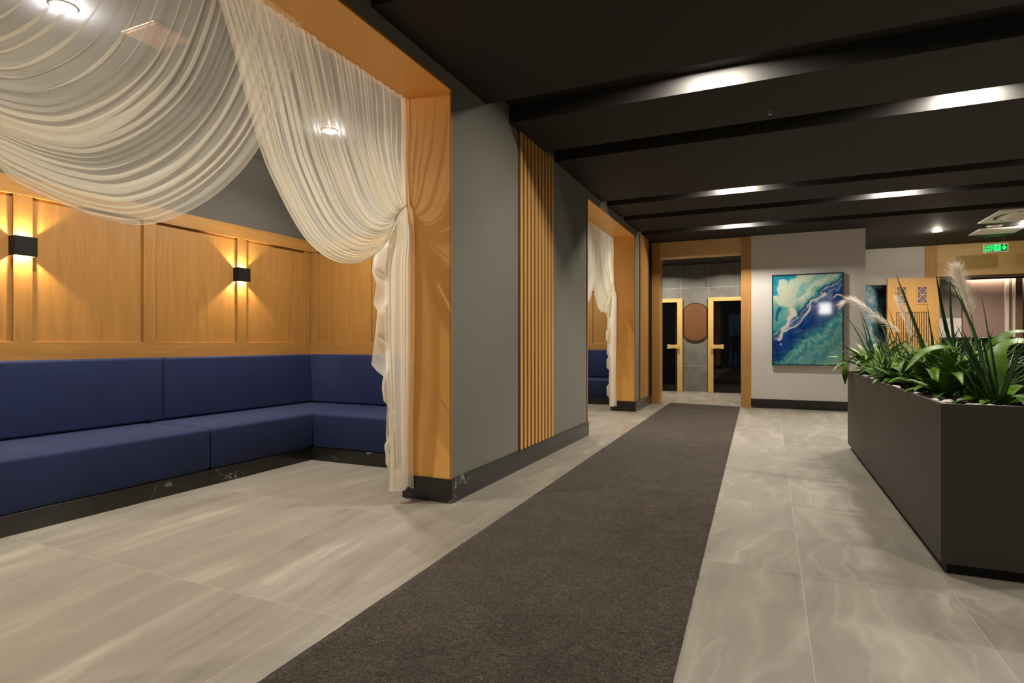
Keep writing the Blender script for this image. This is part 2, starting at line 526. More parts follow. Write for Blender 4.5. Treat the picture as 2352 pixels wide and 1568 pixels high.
# alcoves
AW = -4.83; AE = 5.12
structure('wall_alcove', boxes(((-5.0, -1.0, 0), (AW, 11.35, 3.1)),
                               ((AW, AE, 0), (XI, AE + 0.06, 3.1)),
                               ((AW, 11.15, 0), (XI, 11.35, 3.1)),
                               ((AW, -1.0, 0), (XI, -0.9, 3.1))), M['alcove_wall'])
structure('ceiling_alcove', boxes(((-5.0, -1.0, 3.01), (XI, 11.35, 3.15))), M['alcove_ceiling'])

# ------------------------------------------------------------------ oak wainscot of the alcoves
def wainscot_back(x, y0, y1, stiles, label):
    t = thing('wall_panelling', (x, (y0+y1)/2, 0.95), label, 'wall panelling', 'oak wainscots of the alcoves')
    build('panel', boxes(((x, y0, 0.90), (x + 0.012, y1, 2.24))), M['oak'], t)
    build('bottom_rail', boxes(((x + 0.012, y0, 0.90), (x + 0.032, y1, 1.117))), M['oak_rail'], t, bevel=0.002)
    build('top_rail', boxes(((x + 0.012, y0, 2.145), (x + 0.04, y1, 2.27))), M['oak_rail'], t, bevel=0.002)
    for a, b in stiles:
        build('stile', boxes(((x + 0.012, a, 1.117), (x + 0.032, b, 2.145))), M['oak'], t, bevel=0.002)
    return t
def wainscot_end(y, x0, x1, stiles, label):
    t = thing('wall_panelling', ((x0+x1)/2, y, 0.95), label, 'wall panelling', 'oak wainscots of the alcoves')
    build('panel', boxes(((x0, y - 0.012, 0.90), (x1, y, 2.24))), M['oak'], t)
    build('bottom_rail', boxes(((x0, y - 0.032, 0.90), (x1, y - 0.012, 1.117))), M['oak_rail_x'], t, bevel=0.002)
    build('top_rail', boxes(((x0, y - 0.04, 2.145), (x1, y - 0.012, 2.27))), M['oak_rail_x'], t, bevel=0.002)
    for a, b in stiles:
        build('stile', boxes(((a, y - 0.032, 1.117), (b, y - 0.012, 2.145))), M['oak'], t, bevel=0.002)
    return t
ST1 = [(0.40, 0.50), (1.30, 1.40), (2.252, 2.368), (3.168, 3.273), (4.10, 4.209), (5.0, AE - 0.012)]
wainscot_back(AW, -0.9, AE, ST1, 'oak wainscot with two lit sconces on the back wall above the long blue bench')
wainscot_end(AE, AW + 0.032, XI, [(AW + 0.04, -4.69), (-4.023, -3.942), (-3.3, -3.2)], 'oak wainscot on the end wall of the near alcove, partly behind the curtain tail')
wainscot_end(11.15, AW, XI, [(-4.1, -4.0), (-3.32, -3.22)], 'oak wainscot glimpsed in the far alcove through the second opening')

# sconces
def sconce(y, x, label):
    s = 0.0675; d = 0.062
    z0, z1 = 1.715, 1.85
    t = thing('wall_sconce', (x, y, (z0+z1)/2), label, 'wall light', 'black cube sconces')
    w = 0.006
    bm = boxes(((x + d - w, y - s, z0), (x + d, y + s, z1)), ((x - 0.0195, y - s, z0), (x + d - w, y - s + w, z1)), ((x - 0.0195, y + s - w, z0), (x + d - w, y + s, z1)))
    build('housing', bm, M['black_metal'], t)
    bm = boxes(((x, y - s + w, (z0+z1)/2 - 0.003), (x + d - w, y + s - w, (z0+z1)/2 + 0.003)))
    build('lamp_block', bm, M['white_plastic'], t)
    for sg in (1, -1):
        point_lamp('sconce_light', (x + 0.030, y, (z0+z1)/2 + sg*0.014), 34)
sconce(4.135, AW + 0.032, 'black cube sconce lit up and down, nearer the corner of the alcove')
sconce(2.300, AW + 0.032, 'black cube sconce lit up and down, at the left edge of the photo')

# ------------------------------------------------------------------ banquettes
def cushion(name, lo, hi, parent, r=0.03):
    return build(name, boxes((lo, hi)), M['fabric'], parent, bevel=r, segs=5)
def banquette(label, seat, backs, plinths, loc, grp='navy bench units of the alcove'):
    t = thing('upholstered_bench', loc, label, 'bench', grp)
    for lo, hi in seat: cushion('seat', lo, hi, t)
    for lo, hi in backs: cushion('backrest', lo, hi, t, 0.022)
    for lo, hi in plinths: build('plinth', boxes((lo, hi)), M['marble'], t, bevel=0.002)
    return t
SX, BX = -3.97, -4.71
PB = AW + 0.034
g = 0.0015
banquette('long navy bench unit on the left, reaching out of the picture',
          [((BX - 0.08, -0.85, 0.125), (SX, 3.15 - g, 0.448))], [((PB, -0.85, 0.452), (BX, 3.28 - g, 0.987))],
          [((BX, -0.85, 0.0), (SX - 0.012, 3.15 - g, 0.123))], (-4.4, 1.2, 0))
banquette('navy bench unit along the back wall that ends in the corner',
          [((BX - 0.08, 3.15 + g, 0.125), (SX, 5.04, 0.448))], [((PB, 3.28 + g, 0.452), (BX, 5.0 - g, 0.987))],
          [((BX, 3.15 + g, 0.0), (SX - 0.012, 4.99, 0.123))], (-4.4, 4.1, 0))
banquette('navy bench unit against the end wall, partly hidden by the curtain tail',
          [((SX + 2*g, 4.23, 0.125), (XI - 0.03, 5.04, 0.448))],
          [((PB, 5.0 + g, 0.452), (-4.0 - g, AE - 0.036, 0.987)), ((-4.0 + g, 5.0, 0.452), (XI - 0.03, AE - 0.036, 0.987))],
          [((SX - 0.010, 4.242, 0.0), (XI - 0.03, 4.99, 0.123))], (-3.2, 4.6, 0))
banquette('navy bench unit glimpsed in the far alcove through the second opening',
          [((-4.7, 10.27, 0.125), (XI - 0.03, 11.07, 0.448))],
          [((-4.7, 11.02, 0.452), (-3.45, 11.114, 0.987)), ((-3.45 + 0.003, 11.02, 0.452), (XI - 0.03, 11.114, 0.987))],
          [((-4.7, 10.29, 0.0), (XI - 0.03, 11.02, 0.123))], (-3.6, 10.7, 0))

# ------------------------------------------------------------------ sheer curtains
def catmull(pts, t):
    n = len(pts) - 1
    x = t*n; i = min(int(x), n - 1); u = x - i
    p0 = pts[max(i-1, 0)]; p1 = pts[i]; p2 = pts[i+1]; p3 = pts[min(i+2, n)]
    return 0.5*((2*p1) + (p2 - p0)*u + (2*p0 - 5*p1 + 4*p2 - p3)*u*u + (3*p1 - p0 - 3*p2 + p3)*u**3)

def resample(pts, n):
    fine = [catmull(pts, i/240) for i in range(241)]
    L = [0.0]
    for a, b in zip(fine, fine[1:]): L.append(L[-1] + (b - a).length)
    out = []; j = 0
    for i in range(n + 1):
        d = L[-1]*i/n
        while j < 239 and L[j+1] < d: j += 1
        k = (d - L[j])/max(1e-9, L[j+1] - L[j])
        out.append(fine[j].lerp(fine[j+1], min(1, max(0, k))))
    return out

TAIL = [(2.05, -.25), (1.85, -.30), (1.76, -.352), (1.575, -.392), (1.50, -.345), (1.36, -.387), (1.32, -.343), (1.15, -.37), (0.965, -.405), (0.91, -.33), (0.875, -.252), (0.79, -.267), (0.69, -.228), (0.47, -.228), (0.36, -.214), (0.34, -.19), (0.08, -.207)]
def tail_edge(z):
    for (z1, y1), (z0, y0) in zip(TAIL, TAIL[1:]):
        if z >= z0:
            k = min(1, max(0, (z - z0)/(z1 - z0)))
            return y0 + (y1 - y0)*k
    return TAIL[-1][1]

def curtain_mesh(seed, xoff, lead, np_, over, thin, tz=0.0, tk=1.0):
    """drape of one curtain tied at the +y jamb of an opening; y measured from the jamb (negative inwards)"""
    NS, N1, N2 = 560, 72, 70
    top1, zt = -0.006, 2.864
    C0 = resample([V(p) for p in lead], N1)
    C1 = resample([V((top1, zt)), V((-0.010, 2.6)), V((-0.012, 2.3)), V((-0.02, 2.09 + tz))], N1)
    sd = seed*17.3
    NF = np_
    # uneven pleats: each fold gets its own width
    rnd = random.Random(seed)
    wid = [rnd.uniform(0.35, 1.0) if rnd.random() < 0.6 else rnd.uniform(1.0, 2.1) for _ in range(NF)]
    tot = sum(wid); cum = [0.0]
    for w_ in wid: cum.append(cum[-1] + w_/tot)
    ovr = [rnd.uniform(0.3, 1.5) for _ in range(NF + 2)]
    def phase(s):
        lo = 0
        while lo < NF - 1 and cum[lo+1] < s: lo += 1
        return lo + min(1, max(0, (s - cum[lo])/(cum[lo+1] - cum[lo]))), lo
    phs = [phase(i/NS) for i in range(NS + 1)]
    bm = bmesh.new(); lay = bm.verts.layers.float.new('weave')
    grid = []
    for j in range(N1 + N2 + 1):
        row = []
        for i in range(NS + 1):
            s = i/NS
            if j <= N1:
                t = j/N1
                ph, lo = phs[i]
                phi = 2*math.pi*ph + 1.1*t*noise.noise(V((s*4.0, t*1.5, sd + 9)))
                own = ovr[lo] + (ovr[lo+1] - ovr[lo])*(ph - lo)
                # how far the cloth doubles over itself: changes slowly along the thread
                var = 0.75 + 1.1*noise.noise(V((s*11.0, t*1.8, sd + 21)))
                f = max(0.05, over*own*var)*(0.45 + 0.75*min(1, t*1.8))
                loc = wid[lo]/tot
                a = f*loc/(2*math.pi)*1.35
                se = s + a*math.sin(phi)
                se += 0.010*noise.noise(V((s*16.0, t*3.0, sd + 33)))*math.sin(math.pi*t)
                se = min(1.0, max(0.0, se))
                P = C0[j].lerp(C1[j], se)
                k = t**7
                P = P.lerp(V((-0.205 + 0.180*s, 1.85 + tz + 0.24*s + 0.05*math.sin(3.1*s))), k)
                q = 1 - t**5
                x = xoff + (0.011*q + 0.004)*math.cos(phi)*min(1.5, 0.4 + f*0.6)
                x += 0.03*s*k + 0.05*math.sin(math.pi*min(1, t))*(1 - s)*0.8 + 0.035*noise.noise(V((s*3.0, t*2.0, sd + 50)))*math.sin(math.pi*t)
                y, z = P.x, P.y
                wv = (0.45 if thin else 0.95) + 0.5*noise.noise(V((s*7.0, t*1.3, sd))) + 0.5*t**4
                if thin: wv -= 0.25*math.sin(math.pi*min(1, t*1.1))*smooth(0.25, 0.75, s)
            else:
                t = (j - N1)/N2
                z0 = 1.85 + tz + 0.24*s + 0.05*math.sin(3.1*s)
                ze = 0.085 + 0.010*math.sin(s*17)
                z = z0 + (ze - z0)*t
                yr = -0.014
                body = -0.20 - 0.085*smooth(2.0, 1.6, z) + 0.07*smooth(1.2, 0.3, z)
                st = -0.205 + 0.180*s
                phi = 2*math.pi*(s*11 + 0.5*noise.noise(V((s*5, z*0.5, sd))))
                fl = max(0.0, 1 - s/0.30)
                if s < 0.30:
                    # the leading edge cascades in flat flaps in front of the body
                    u = s/0.30
                    yb = tk*tail_edge(z) + (body + 0.07 - tk*tail_edge(z))*u**0.8
                    xx = 0.045*math.sin(math.pi*u)*(1 if math.sin(z*14) > 0 else -1)*min(1, abs(math.sin(z*14))*2)
                else:
                    u = (s - 0.30)/0.70
                    m = u + 0.045*math.sin(phi)
                    yb = body + 0.07 + (yr - body - 0.07)*min(1, max(0, m)) - 0.08*math.sin(math.pi*min(1, u*2))*(u < 0.5)
                    xx = 0.012*math.cos(phi) + 0.06*u
                k = min(1, t*9.0); k = k*k*(3 - 2*k)
                y = st + (yb - st)*k
                x = xoff + 0.03*s*(1 - k) + xx*k + 0.02*noise.noise(V((s*2.5, z*1.2, sd)))*k
                wv = (1.15 + 1.2*smooth(1.45, 1.75, z) if s < 0.30 else 1.75) + 0.4*noise.noise(V((s*6.0, z*0.6, sd))) + 1.2*(1 - k) + 0.8*smooth(1.6, 1.85, z)
            v = bm.verts.new((x, y, z)); v[lay] = min(2.2, max(0, wv)); row.append(v)
        grid.append(row)
    for A, B in zip(grid, grid[1:]):
        for i in range(NS):
            bm.faces.new((A[i], A[i+1], B[i+1], B[i]))
    me = bpy.data.meshes.new('curtain_drape')
    bm.to_mesh(me); bm.free()
    for p in me.polygons: p.use_smooth = True
    me.materials.append(M['sheer'])
    return me

def smooth(a, b, x):
    k = max(0, min(1, (x - a)/(b - a))); return k*k*(3 - 2*k)

LEAD_R = [(-1.6, 2.864), (-1.493, 2.549), (-1.365, 2.148), (-1.248, 1.932), (-1.003, 1.658), (-0.719, 1.555), (-0.435, 1.629), (-0.30, 1.735), (-0.205, 1.85)]
LEAD_L = [(-1.708, 2.864), (-1.61, 2.52), (-1.414, 2.099), (-1.179, 1.805), (-0.905, 1.59), (-0.729, 1.536), (-0.543, 1.536), (-0.377, 1.585), (-0.205, 1.93)]
me_r = curtain_mesh(3, 0.0, LEAD_R, 30, 2.1, False)
me_l = curtain_mesh(8, 0.0, LEAD_L, 32, 2.1, True, 0.10, 0.72)
def curtain(me, x, yj, mirror, label):
    o = bpy.data.objects.new('sheer_curtain', me); link(o)
    o.location = (x, yj, 0.0); o.scale = (1, -1 if mirror else 1, 1)
    return tag(o, label, 'curtain', 'white voile swags of the openings')
curtain(me_r, -2.385, O1[1] - 0.012, False, 'white sheer curtain tied back to the jamb of the near grey pillar')
curtain(me_l, -2.345, O1[0] + 0.012, True, 'white sheer curtain swept in a big swag towards the upper left of the picture')
curtain(me_r, -2.385, O2[1] - 0.012, False, 'far white sheer curtain tied back in the second opening')
curtain(me_l, -2.345, O2[0] + 0.012, True, 'sheer curtain in the second opening mostly hidden behind the grey pillar')

# ------------------------------------------------------------------ carpet runner
bm = bmesh.new()
cw = [(-1.245, -3.0), (0.02 - 0.02, -3.0), (-0.485, 10.84), (-1.71, 11.06)]
def carp_x(y, side):
    # left edge through (-1.51,1.38)-(-1.71,11.08); right edge through (-0.29,1.93)-(-0.485,10.82)
    return -1.51 - 0.2*(y - 1.38)/9.7 if side == 0 else -0.29 - 0.195*(y - 1.93)/8.89
NXc, NYc = 40, 400
rows = []
for j in range(NYc + 1):
    row = []
    for i in range(NXc + 1):
        u = i/NXc
        yl = -2.8 + (11.06 + 2.8)*j/NYc; yr = -2.8 + (10.83 + 2.8)*j/NYc
        y = yl + (yr - yl)*u
        x = carp_x(y, 0)*(1 - u) + carp_x(y, 1)*u
        if i in (0, NXc): x += 0.004*noise.noise(V((y*30, i, 0)))
        row.append(bm.verts.new((x, y, 0.009 + 0.0015*noise.noise(V((x*3, y*3, 0))))))
    rows.append(row)
for A, B in zip(rows, rows[1:]):
    for i in range(NXc): bm.faces.new((A[i], A[i+1], B[i+1], B[i]))
rim = [e for e in bm.edges if e.is_boundary]
ex = bmesh.ops.extrude_edge_only(bm, edges=rim)
for v in ex['geom']:
    if isinstance(v, bmesh.types.BMVert): v.co.z = 0.0005
c = build('carpet_runner', bm, M['carpet'], None, True)
tag(c, 'long dark brown carpet runner leading along the corridor to the wooden doorway', 'carpet')

# ------------------------------------------------------------------ doorway beyond: sauna doors and oval
def sauna_door(x0, x1, hinge_right, handle, label):
    y = 13.90; fw = 0.115; z1 = 2.155
    t = thing('sauna_door', ((x0+x1)/2, y, 0), label, 'door', 'glass sauna doors')
    build('frame', boxes(((x0, y - 0.07, 0), (x0 + fw, y, z1)), ((x1 - fw, y - 0.07, 0), (x1, y, z1)), ((x0 + fw, y - 0.07, z1 - 0.085), (x1 - fw, y, z1))), M['pine'], t, bevel=0.004)
    build('glass', boxes(((x0 + fw + 0.004, y - 0.035, 0.02), (x1 - fw - 0.004, y - 0.025, z1 - 0.089))), M['black_glass'], t)
    a, b = handle
    bm = bmesh.new()
    zc = 1.04
    prof = [(0, .046), (.06, .053), (.2, .046), (.5, .040), (.8, .046), (.94, .053), (1, .046)]
    up = [(a + (b - a)*u, zc + h) for u, h in prof]; dn = [(a + (b - a)*u, zc - h) for u, h in prof[::-1]]
    prism(bm, up + dn, y - 0.125, y - 0.085)
    bx(bm, (a + (b-a)*.12, y - 0.09, zc - 0.02), (a + (b-a)*.22, y - 0.03, zc + 0.02))
    bx(bm, (a + (b-a)*.78, y - 0.09, zc - 0.02), (a + (b-a)*.88, y - 0.03, zc + 0.02))
    build('handle', bm, M['pine'], t, bevel=0.004)
sauna_door(-2.80, -1.867, True, (-2.20, -1.94), 'left sauna door of black glass in a pale pine frame')
sauna_door(-1.299, -0.36, False, (-1.22, -0.96), 'right sauna door of black glass in a pale pine frame')
t = thing('oval_wall_panel', (-1.583, 13.9, 1.6), 'brown rounded wall panel between the two sauna doors', 'wall panel')
def stadium(cx, cz, w, h, n=14):
    r = w/2*0.98; pts = []
    for sg, zc in ((1, cz + h/2 - r*0.62), (-1, cz - h/2 + r*0.62)):
        for k in range(n + 1):
            a = math.pi*k/n if sg == 1 else math.pi + math.pi*k/n
            pts.append((cx + w/2*math.cos(a), zc + r*0.62*math.sin(a)))
    return pts
bm = bmesh.new(); prism(bm, stadium(-1.583, 1.602, 0.52, 0.885), 13.872, 13.899); build('rim', bm, M['dark_brown'], t)
bm = bmesh.new(); prism(bm, stadium(-1.583, 1.602, 0.485, 0.85), 13.866, 13.8715); build('face', bm, M['bronze'], t)

# ------------------------------------------------------------------ paintings
def poly_dist(p, pts):
    best = 9
    for a, b in zip(pts, pts[1:]):
        ab = (b[0]-a[0], b[1]-a[1]); L = ab[0]**2 + ab[1]**2
        k = max(0, min(1, ((p[0]-a[0])*ab[0] + (p[1]-a[1])*ab[1])/L))
        best = min(best, math.hypot(p[0]-a[0]-k*ab[0], p[1]-a[1]-k*ab[1]))
    return best
def ramp(stops, x):
    if x <= stops[0][0]: return stops[0][1]
    for (a, ca), (b, cb) in zip(stops, stops[1:]):
        if x <= b:
            k = (x - a)/(b - a); k = k*k*(3 - 2*k)
            return tuple(ca[i] + (cb[i]-ca[i])*k for i in range(3))
    return stops[-1][1]
def smooth(a, b, x):
    k = max(0, min(1, (x - a)/(b - a))); return k*k*(3 - 2*k)
def lin(r, g, b): return srgb(r, g, b)[:3]
CREAM = lin(205, 214, 190); TURQ = lin(20, 140, 178); NAVY = lin(22, 60, 136); DEEP = lin(14, 38, 96)
TEAL = lin(56, 142, 156); SAGE = lin(128, 186, 180); PINK = lin(226, 214, 206); LAV = lin(110, 132, 172)
STOPS = [(0.02, TURQ), (0.20, lin(30, 150, 180)), (0.26, CREAM), (0.38, lin(190, 205, 180)), (0.46, SAGE), (0.52, CREAM), (0.585, lin(150, 190, 175)),
         (0.615, TEAL), (0.64, DEEP), (0.66, lin(150, 165, 190)), (0.69, NAVY), (0.715, LAV), (0.75, NAVY), (0.88, lin(12, 56, 128)), (0.98, lin(24, 74, 130)),
         (1.03, TEAL), (1.09, SAGE), (1.15, TEAL), (1.24, lin(116, 176, 172)), (1.34, lin(80, 152, 158)), (1.45, SAGE), (1.62, lin(176, 200, 180))]
def fluid(u, v, seed):
    q = V((u*2.2, v*3.0, seed))
    a = noise.noise(q); b = noise.noise(q*2.3 + V((3, 1, 5))); c_ = noise.noise(q*5.1 + V((9, 4, 2))); d = noise.noise(q*11 + V((1, 7, 3)))
    uu = u + 0.05*b + 0.025*c_; vv = v + 0.06*noise.noise(q*1.7 + V((20, 3, 1))) + 0.03*noise.noise(q*4.4 + V((2, 30, 1)))
    e_ = noise.noise(q*23 + V((4, 2, 8)))
    w = vv + 0.62*uu + 0.035*a + 0.028*c_ + 0.018*d + 0.010*e_ + 0.03*math.sin(9*c_ + 5*b)*smooth(0.95, 1.1, vv + 0.62*uu)
    col = ramp(STOPS, w)
    sg = noise.noise(V((w*34 + 3*b, (uu - vv)*2.2, seed + 40)))
    col = tuple(c*(1 + 0.30*sg) for c in col)
    def over(col, c2, k): return tuple(col[i]*(1-k) + c2[i]*k for i in range(3))
    # left teal pocket
    k = smooth(0.22, 0.08, math.hypot((uu - 0.08)*1.0, (vv - 0.47)*0.9)); col = over(col, lin(60, 158, 158), 0.85*k)
    k = smooth(0.030, 0.010, poly_dist((uu, vv), [(0.02, 0.50), (0.07, 0.43), (0.11, 0.37)])); col = over(col, lin(16, 84, 130), k)
    # cream cloud upper left
    for cx, cy, r in ((0.15, 0.10, 0.075), (0.13, 0.15, 0.08), (0.2, 0.19, 0.08), (0.03, 0.24, 0.03), (0.12, 0.27, 0.08), (0.22, 0.27, 0.1)):
        k = smooth(r*1.08, r*0.9, math.hypot(uu - cx, (vv - cy)*1.25)); col = over(col, CREAM, k*(0.9 + 0.1*d))
    # pale rivers through the blue
    for pts, wd in (([(0.06, .70), (.13, .66), (.13, .60), (.22, .56), (.25, .48), (.27, .41)], 0.022), ([(.25, .46), (.27, .40), (.30, .42)], 0.04),
                    ([(.16, .62), (.30, .58), (.40, .52), (.47, .45), (.53, .38), (.56, .28), (.68, .235), (.79, .215)], 0.014),
                    ([(.86, .245), (.91, .215), (.99, .235)], 0.012)):
        k = smooth(wd, wd*0.55, poly_dist((uu, vv), pts)); col = over(col, PINK, k*0.95)
    for pts, wd in (([(.20, .63), (.33, .59), (.44, .52), (.50, .46), (.58, .36), (.62, .30), (.75, .265)], 0.007), ([(.30, .53), (.36, .47), (.40, .42), (.44, .36)], 0.008),
                    ([(.33, .66), (.48, .65), (.60, .61), (.66, .57), (.74, .53), (.86, .52)], 0.004)):
        k = smooth(wd, wd*0.4, poly_dist((uu, vv), pts)); col = over(col, DEEP if wd > 0.005 else LAV, k*0.8)
    k = smooth(0.016, 0.010, math.hypot(u - 0.115, (v - 0.775)*1.3)); col = over(col, PINK, k)
    veil = max(0.0, 0.20 + 0.35*noise.noise(q*3.1 + V((7, 7, 7))) + 0.2*d)
    return over(col, SAGE, min(0.5, veil)*0.28)
def fluid2(u, v, seed):
    q = V((u*2.0, v*2.4, seed))
    f = v*0.9 - u*0.5 + 0.45*noise.noise(q) + 0.25*noise.noise(q*2.4) + 0.1*noise.noise(q*6)
    n1 = noise.noise(q*1.3 + V((5, 5, 5))); n2 = noise.noise(q*3.3); n3 = noise.noise(q*8 + V((2, 2, 9)))
    pale = ramp([(-0.5, lin(84, 132, 160)), (-0.1, lin(150, 188, 204)), (0.1, lin(206, 222, 226)), (0.3, lin(120, 172, 190)), (0.6, lin(70, 124, 150))], n1 + 0.6*n2 + 0.35*n3)
    k = smooth(-0.10, 0.12, u - 0.42 + 0.20*n1 + 0.08*n2 - 0.14*(v - 0.4)); dk = ramp([(-0.4, lin(12, 22, 44)), (0.0, lin(22, 44, 62)), (0.4, lin(30, 78, 84))], n2 + 0.5*n3 + 0.5*v - 0.2)
    return tuple(pale[i]*(1 - k) + dk[i]*k for i in range(3))
    return ramp([(-0.5, lin(14, 22, 44)), (-0.1, lin(20, 40, 66)), (0.05, lin(120, 160, 185)), (0.15, lin(40, 84, 112)), (0.3, lin(22, 66, 84)), (0.42, lin(150, 200, 208)), (0.5, lin(60, 130, 150)), (0.75, lin(130, 190, 200)), (0.95, lin(30, 70, 84))], f)

def paint_material():
    t = NT('fluid_paint')
    a = t.node('ShaderNodeVertexColor'); a.layer_name = 'paint'
    t.link(a.outputs[0], t.b.inputs['Base Color'])
    t.set(Roughness=0.05)
    t.bump(t.noise(t.pos(), 14, 2), 0.02, 0.002)
    return t.m
M['paint'] = paint_material()
M['teal_frame'] = plain('dark_teal_frame', srgb(38, 62, 70), 0.4)

def painting(x0, x1, z0, z1, yb, fn, seed, label):
    t = thing('framed_painting', ((x0+x1)/2, yb, (z0+z1)/2), label, 'painting', 'fluid-art paintings')
    fw = 0.018; dp = 0.055
    build('frame', boxes(((x0, yb - dp, z0), (x0 + fw, yb - 0.001, z1)), ((x1 - fw, yb - dp, z0), (x1, yb - 0.001, z1)),
                         ((x0 + fw, yb - dp, z0), (x1 - fw, yb - 0.001, z0 + fw)), ((x0 + fw, yb - dp, z1 - fw), (x1 - fw, yb - 0.001, z1))), M['teal_frame'], t)
    nx, nz = 150, 215
    bm = bmesh.new(); lay = bm.verts.layers.float_color.new('paint')
    gr = []
    for j in range(nz + 1):
        row = []
        for i in range(nx + 1):
            u, w = i/nx, j/nz
            vt = bm.verts.new((x0 + fw + (x1-x0-2*fw)*u, yb - dp + 0.008, z0 + fw + (z1-z0-2*fw)*w))
            vt[lay] = (*fn(u, 1 - w, seed), 1); row.append(vt)
        gr.append(row)
    for A, B in zip(gr, gr[1:]):
        for i in range(nx): bm.faces.new((A[i], A[i+1], B[i+1], B[i]))
    build('canvas', bm, M['paint'], t)
    build('stretcher', boxes(((x0 + fw, yb - dp + 0.010, z0 + fw), (x1 - fw, yb - 0.001, z1 - fw))), M['cream_strip'], t)
painting(0.02, 1.088, 0.742, 2.275, YF, fluid, 1.7, 'large blue and turquoise marbled painting on the pale wall beside the wooden doorway')
painting(1.48, 2.42, 0.80, 2.26, YH, fluid2, 5.2, 'dark blue marbled painting half hidden between the wall corner and the open wooden door')

# ------------------------------------------------------------------ open carved door leaf
def door_leaf():
    L = 0.90; z0, z1 = 0.01, 2.35; th = 0.045
    t = thing('carved_door', (2.89, 13.27, 0), 'golden wooden door leaf with blue diamond insets standing open behind the plants', 'door')
    def add(name, bm, mat, bevel=0.0, parent=None):
        me = bpy.data.meshes.new(name); bm.normal_update(); bm.to_mesh(me); bm.free(); me.materials.append(mat)
        o = bpy.data.objects.new(name, me); link(o, parent or t)
        if bevel:
            m = o.modifiers.new('Bevel', 'BEVEL'); m.width = bevel; m.segments = 2
        return o
    # local frame: x runs from the hinge (0) to the free edge (-L), front face at y = -th
    add('leaf', boxes(((-L, -th, z0), (0, 0, z1))), M['door_wood'], 0.003)
    blue = plain('blue_inset', srgb(62, 62, 118), 0.5)
    for cx in (-0.30, -0.66):
        w, h = 0.145, 0.29; zc = 2.03
        ins = add('inset', boxes(((cx - w/2, -th - 0.002, zc - h/2), (cx + w/2, -th - 0.0005, zc + h/2))), blue)
        bm = bmesh.new()
        def bar(p, q, wd=0.012):
            p, q = V(p), V(q); d = (q - p).normalized(); n = V((-d.y, d.x))*wd/2
            prism(bm, [(p.x + n.x, p.y + n.y), (p.x - n.x, p.y - n.y), (q.x - n.x, q.y - n.y), (q.x + n.x, q.y + n.y)], -th - 0.010, -th - 0.0025)
        for s in (-1, 1):
            zz = zc + s*h/4
            a = w/2; b = h/4
            bar((cx - a, zz), (cx, zz + b)); bar((cx, zz + b), (cx + a, zz)); bar((cx + a, zz), (cx, zz - b)); bar((cx, zz - b), (cx - a, zz))
            bar((cx - a*.42, zz), (cx, zz + b*.42), .008); bar((cx, zz + b*.42), (cx + a*.42, zz), .008); bar((cx + a*.42, zz), (cx, zz - b*.42), .008); bar((cx, zz - b*.42), (cx - a*.42, zz), .008)
        bar((cx - w/2, zc), (cx + w/2, zc))
        add('lattice', bm, M['pine'], parent=ins)
        f = 0.03
        add('moulding', boxes(((cx - w/2 - f, -th - 0.012, zc - h/2 - f), (cx - w/2, -th, zc + h/2 + f)), ((cx + w/2, -th - 0.012, zc - h/2 - f), (cx + w/2 + f, -th, zc + h/2 + f)),
                              ((cx - w/2, -th - 0.012, zc + h/2), (cx + w/2, -th, zc + h/2 + f)), ((cx - w/2, -th - 0.012, zc - h/2 - f), (cx + w/2, -th, zc - h/2))), M['door_wood'], 0.002, parent=ins)
    # slotted grille
    bmg = bmesh.new()
    xs = [-0.74 + 0.0395*k for k in range(15)]
    for x in xs:
        bx(bmg, (x - 0.006, -th - 0.002, 0.55), (x + 0.006, -th - 0.0004, 1.70))
    bx(bmg, (-0.746, -th - 0.002, 1.70), (-0.181, -th - 0.0004, 1.709))
    add('slot_grille', bmg, M['dark_brown'])
    t.rotation_euler = (0, 0, math.atan2(0.24, 0.87))
door_leaf()

# ------------------------------------------------------------------ room beyond the oak portal
structure('wall_lounge', boxes(((2.7, 18.2, 0), (7.0, 18.4, 3.2))), M['lounge_wall'])
structure('wall_lounge_left', boxes(((2.62, YH + 0.25, 0), (2.70, 18.2, 3.2))), M['white_wall'])
structure('ceiling_lounge', boxes(((2.7, YH + 0.25, 2.80), (7.0, 18.2, 3.0))), M['black_ceiling'])
structure('trim_4', boxes(((5.315, 18.10, 0.2), (5.39, 18.2, 2.8)), ((5.468, 18.10, 0.2), (5.51, 18.2, 2.8))), M['cream_strip'])
structure('trim_5', boxes(((5.39, 18.14, 0.2), (5.468, 18.2, 2.8)), ((5.51, 18.06, 0.2), (5.64, 18.2, 2.8)), ((5.80, 18.04, 0.2), (6.9, 18.2, 2.8))), M['brown_panel'])
t = thing('taupe_wall_panel', (4.9, 18.2, 1.9), 'smooth taupe wall panel under the glowing strip beyond the oak portal', 'wall panel')
build('panel', boxes(((4.46, 18.13, 1.28), (5.31, 18.17, 2.74))), M['taupe'], t, bevel=0.004)
build('backing', boxes(((4.50, 18.171, 1.32), (5.28, 18.199, 2.70))), M['slat_back'], t)
t = thing('low_wall_panel', (3.9, 18.0, 1.4), 'pale lower wall panel glimpsed through the oak portal left of the taupe panel', 'wall panel')
build('panel', boxes(((2.9, 18.12, 0.9), (4.44, 18.2, 1.76))), M['white_wall'], t)
t = thing('led_cove', (5.0, 17.9, 2.72), 'glowing light strip along the top of the taupe panel beyond the portal', 'light')
build('cove_board', boxes(((4.3, 17.80, 2.70), (6.8, 17.84, 2.80))), M['black_ceiling'], t)
build('light_strip', boxes(((4.5, 18.05, 2.772), (6.6, 18.09, 2.785))), emis('led_strip', (1.0, 0.85, 0.62), 12.0), t)
t = thing('bar_counter', (4.9, 15.4, 0), 'black bar counter in the lounge behind the plants', 'counter')
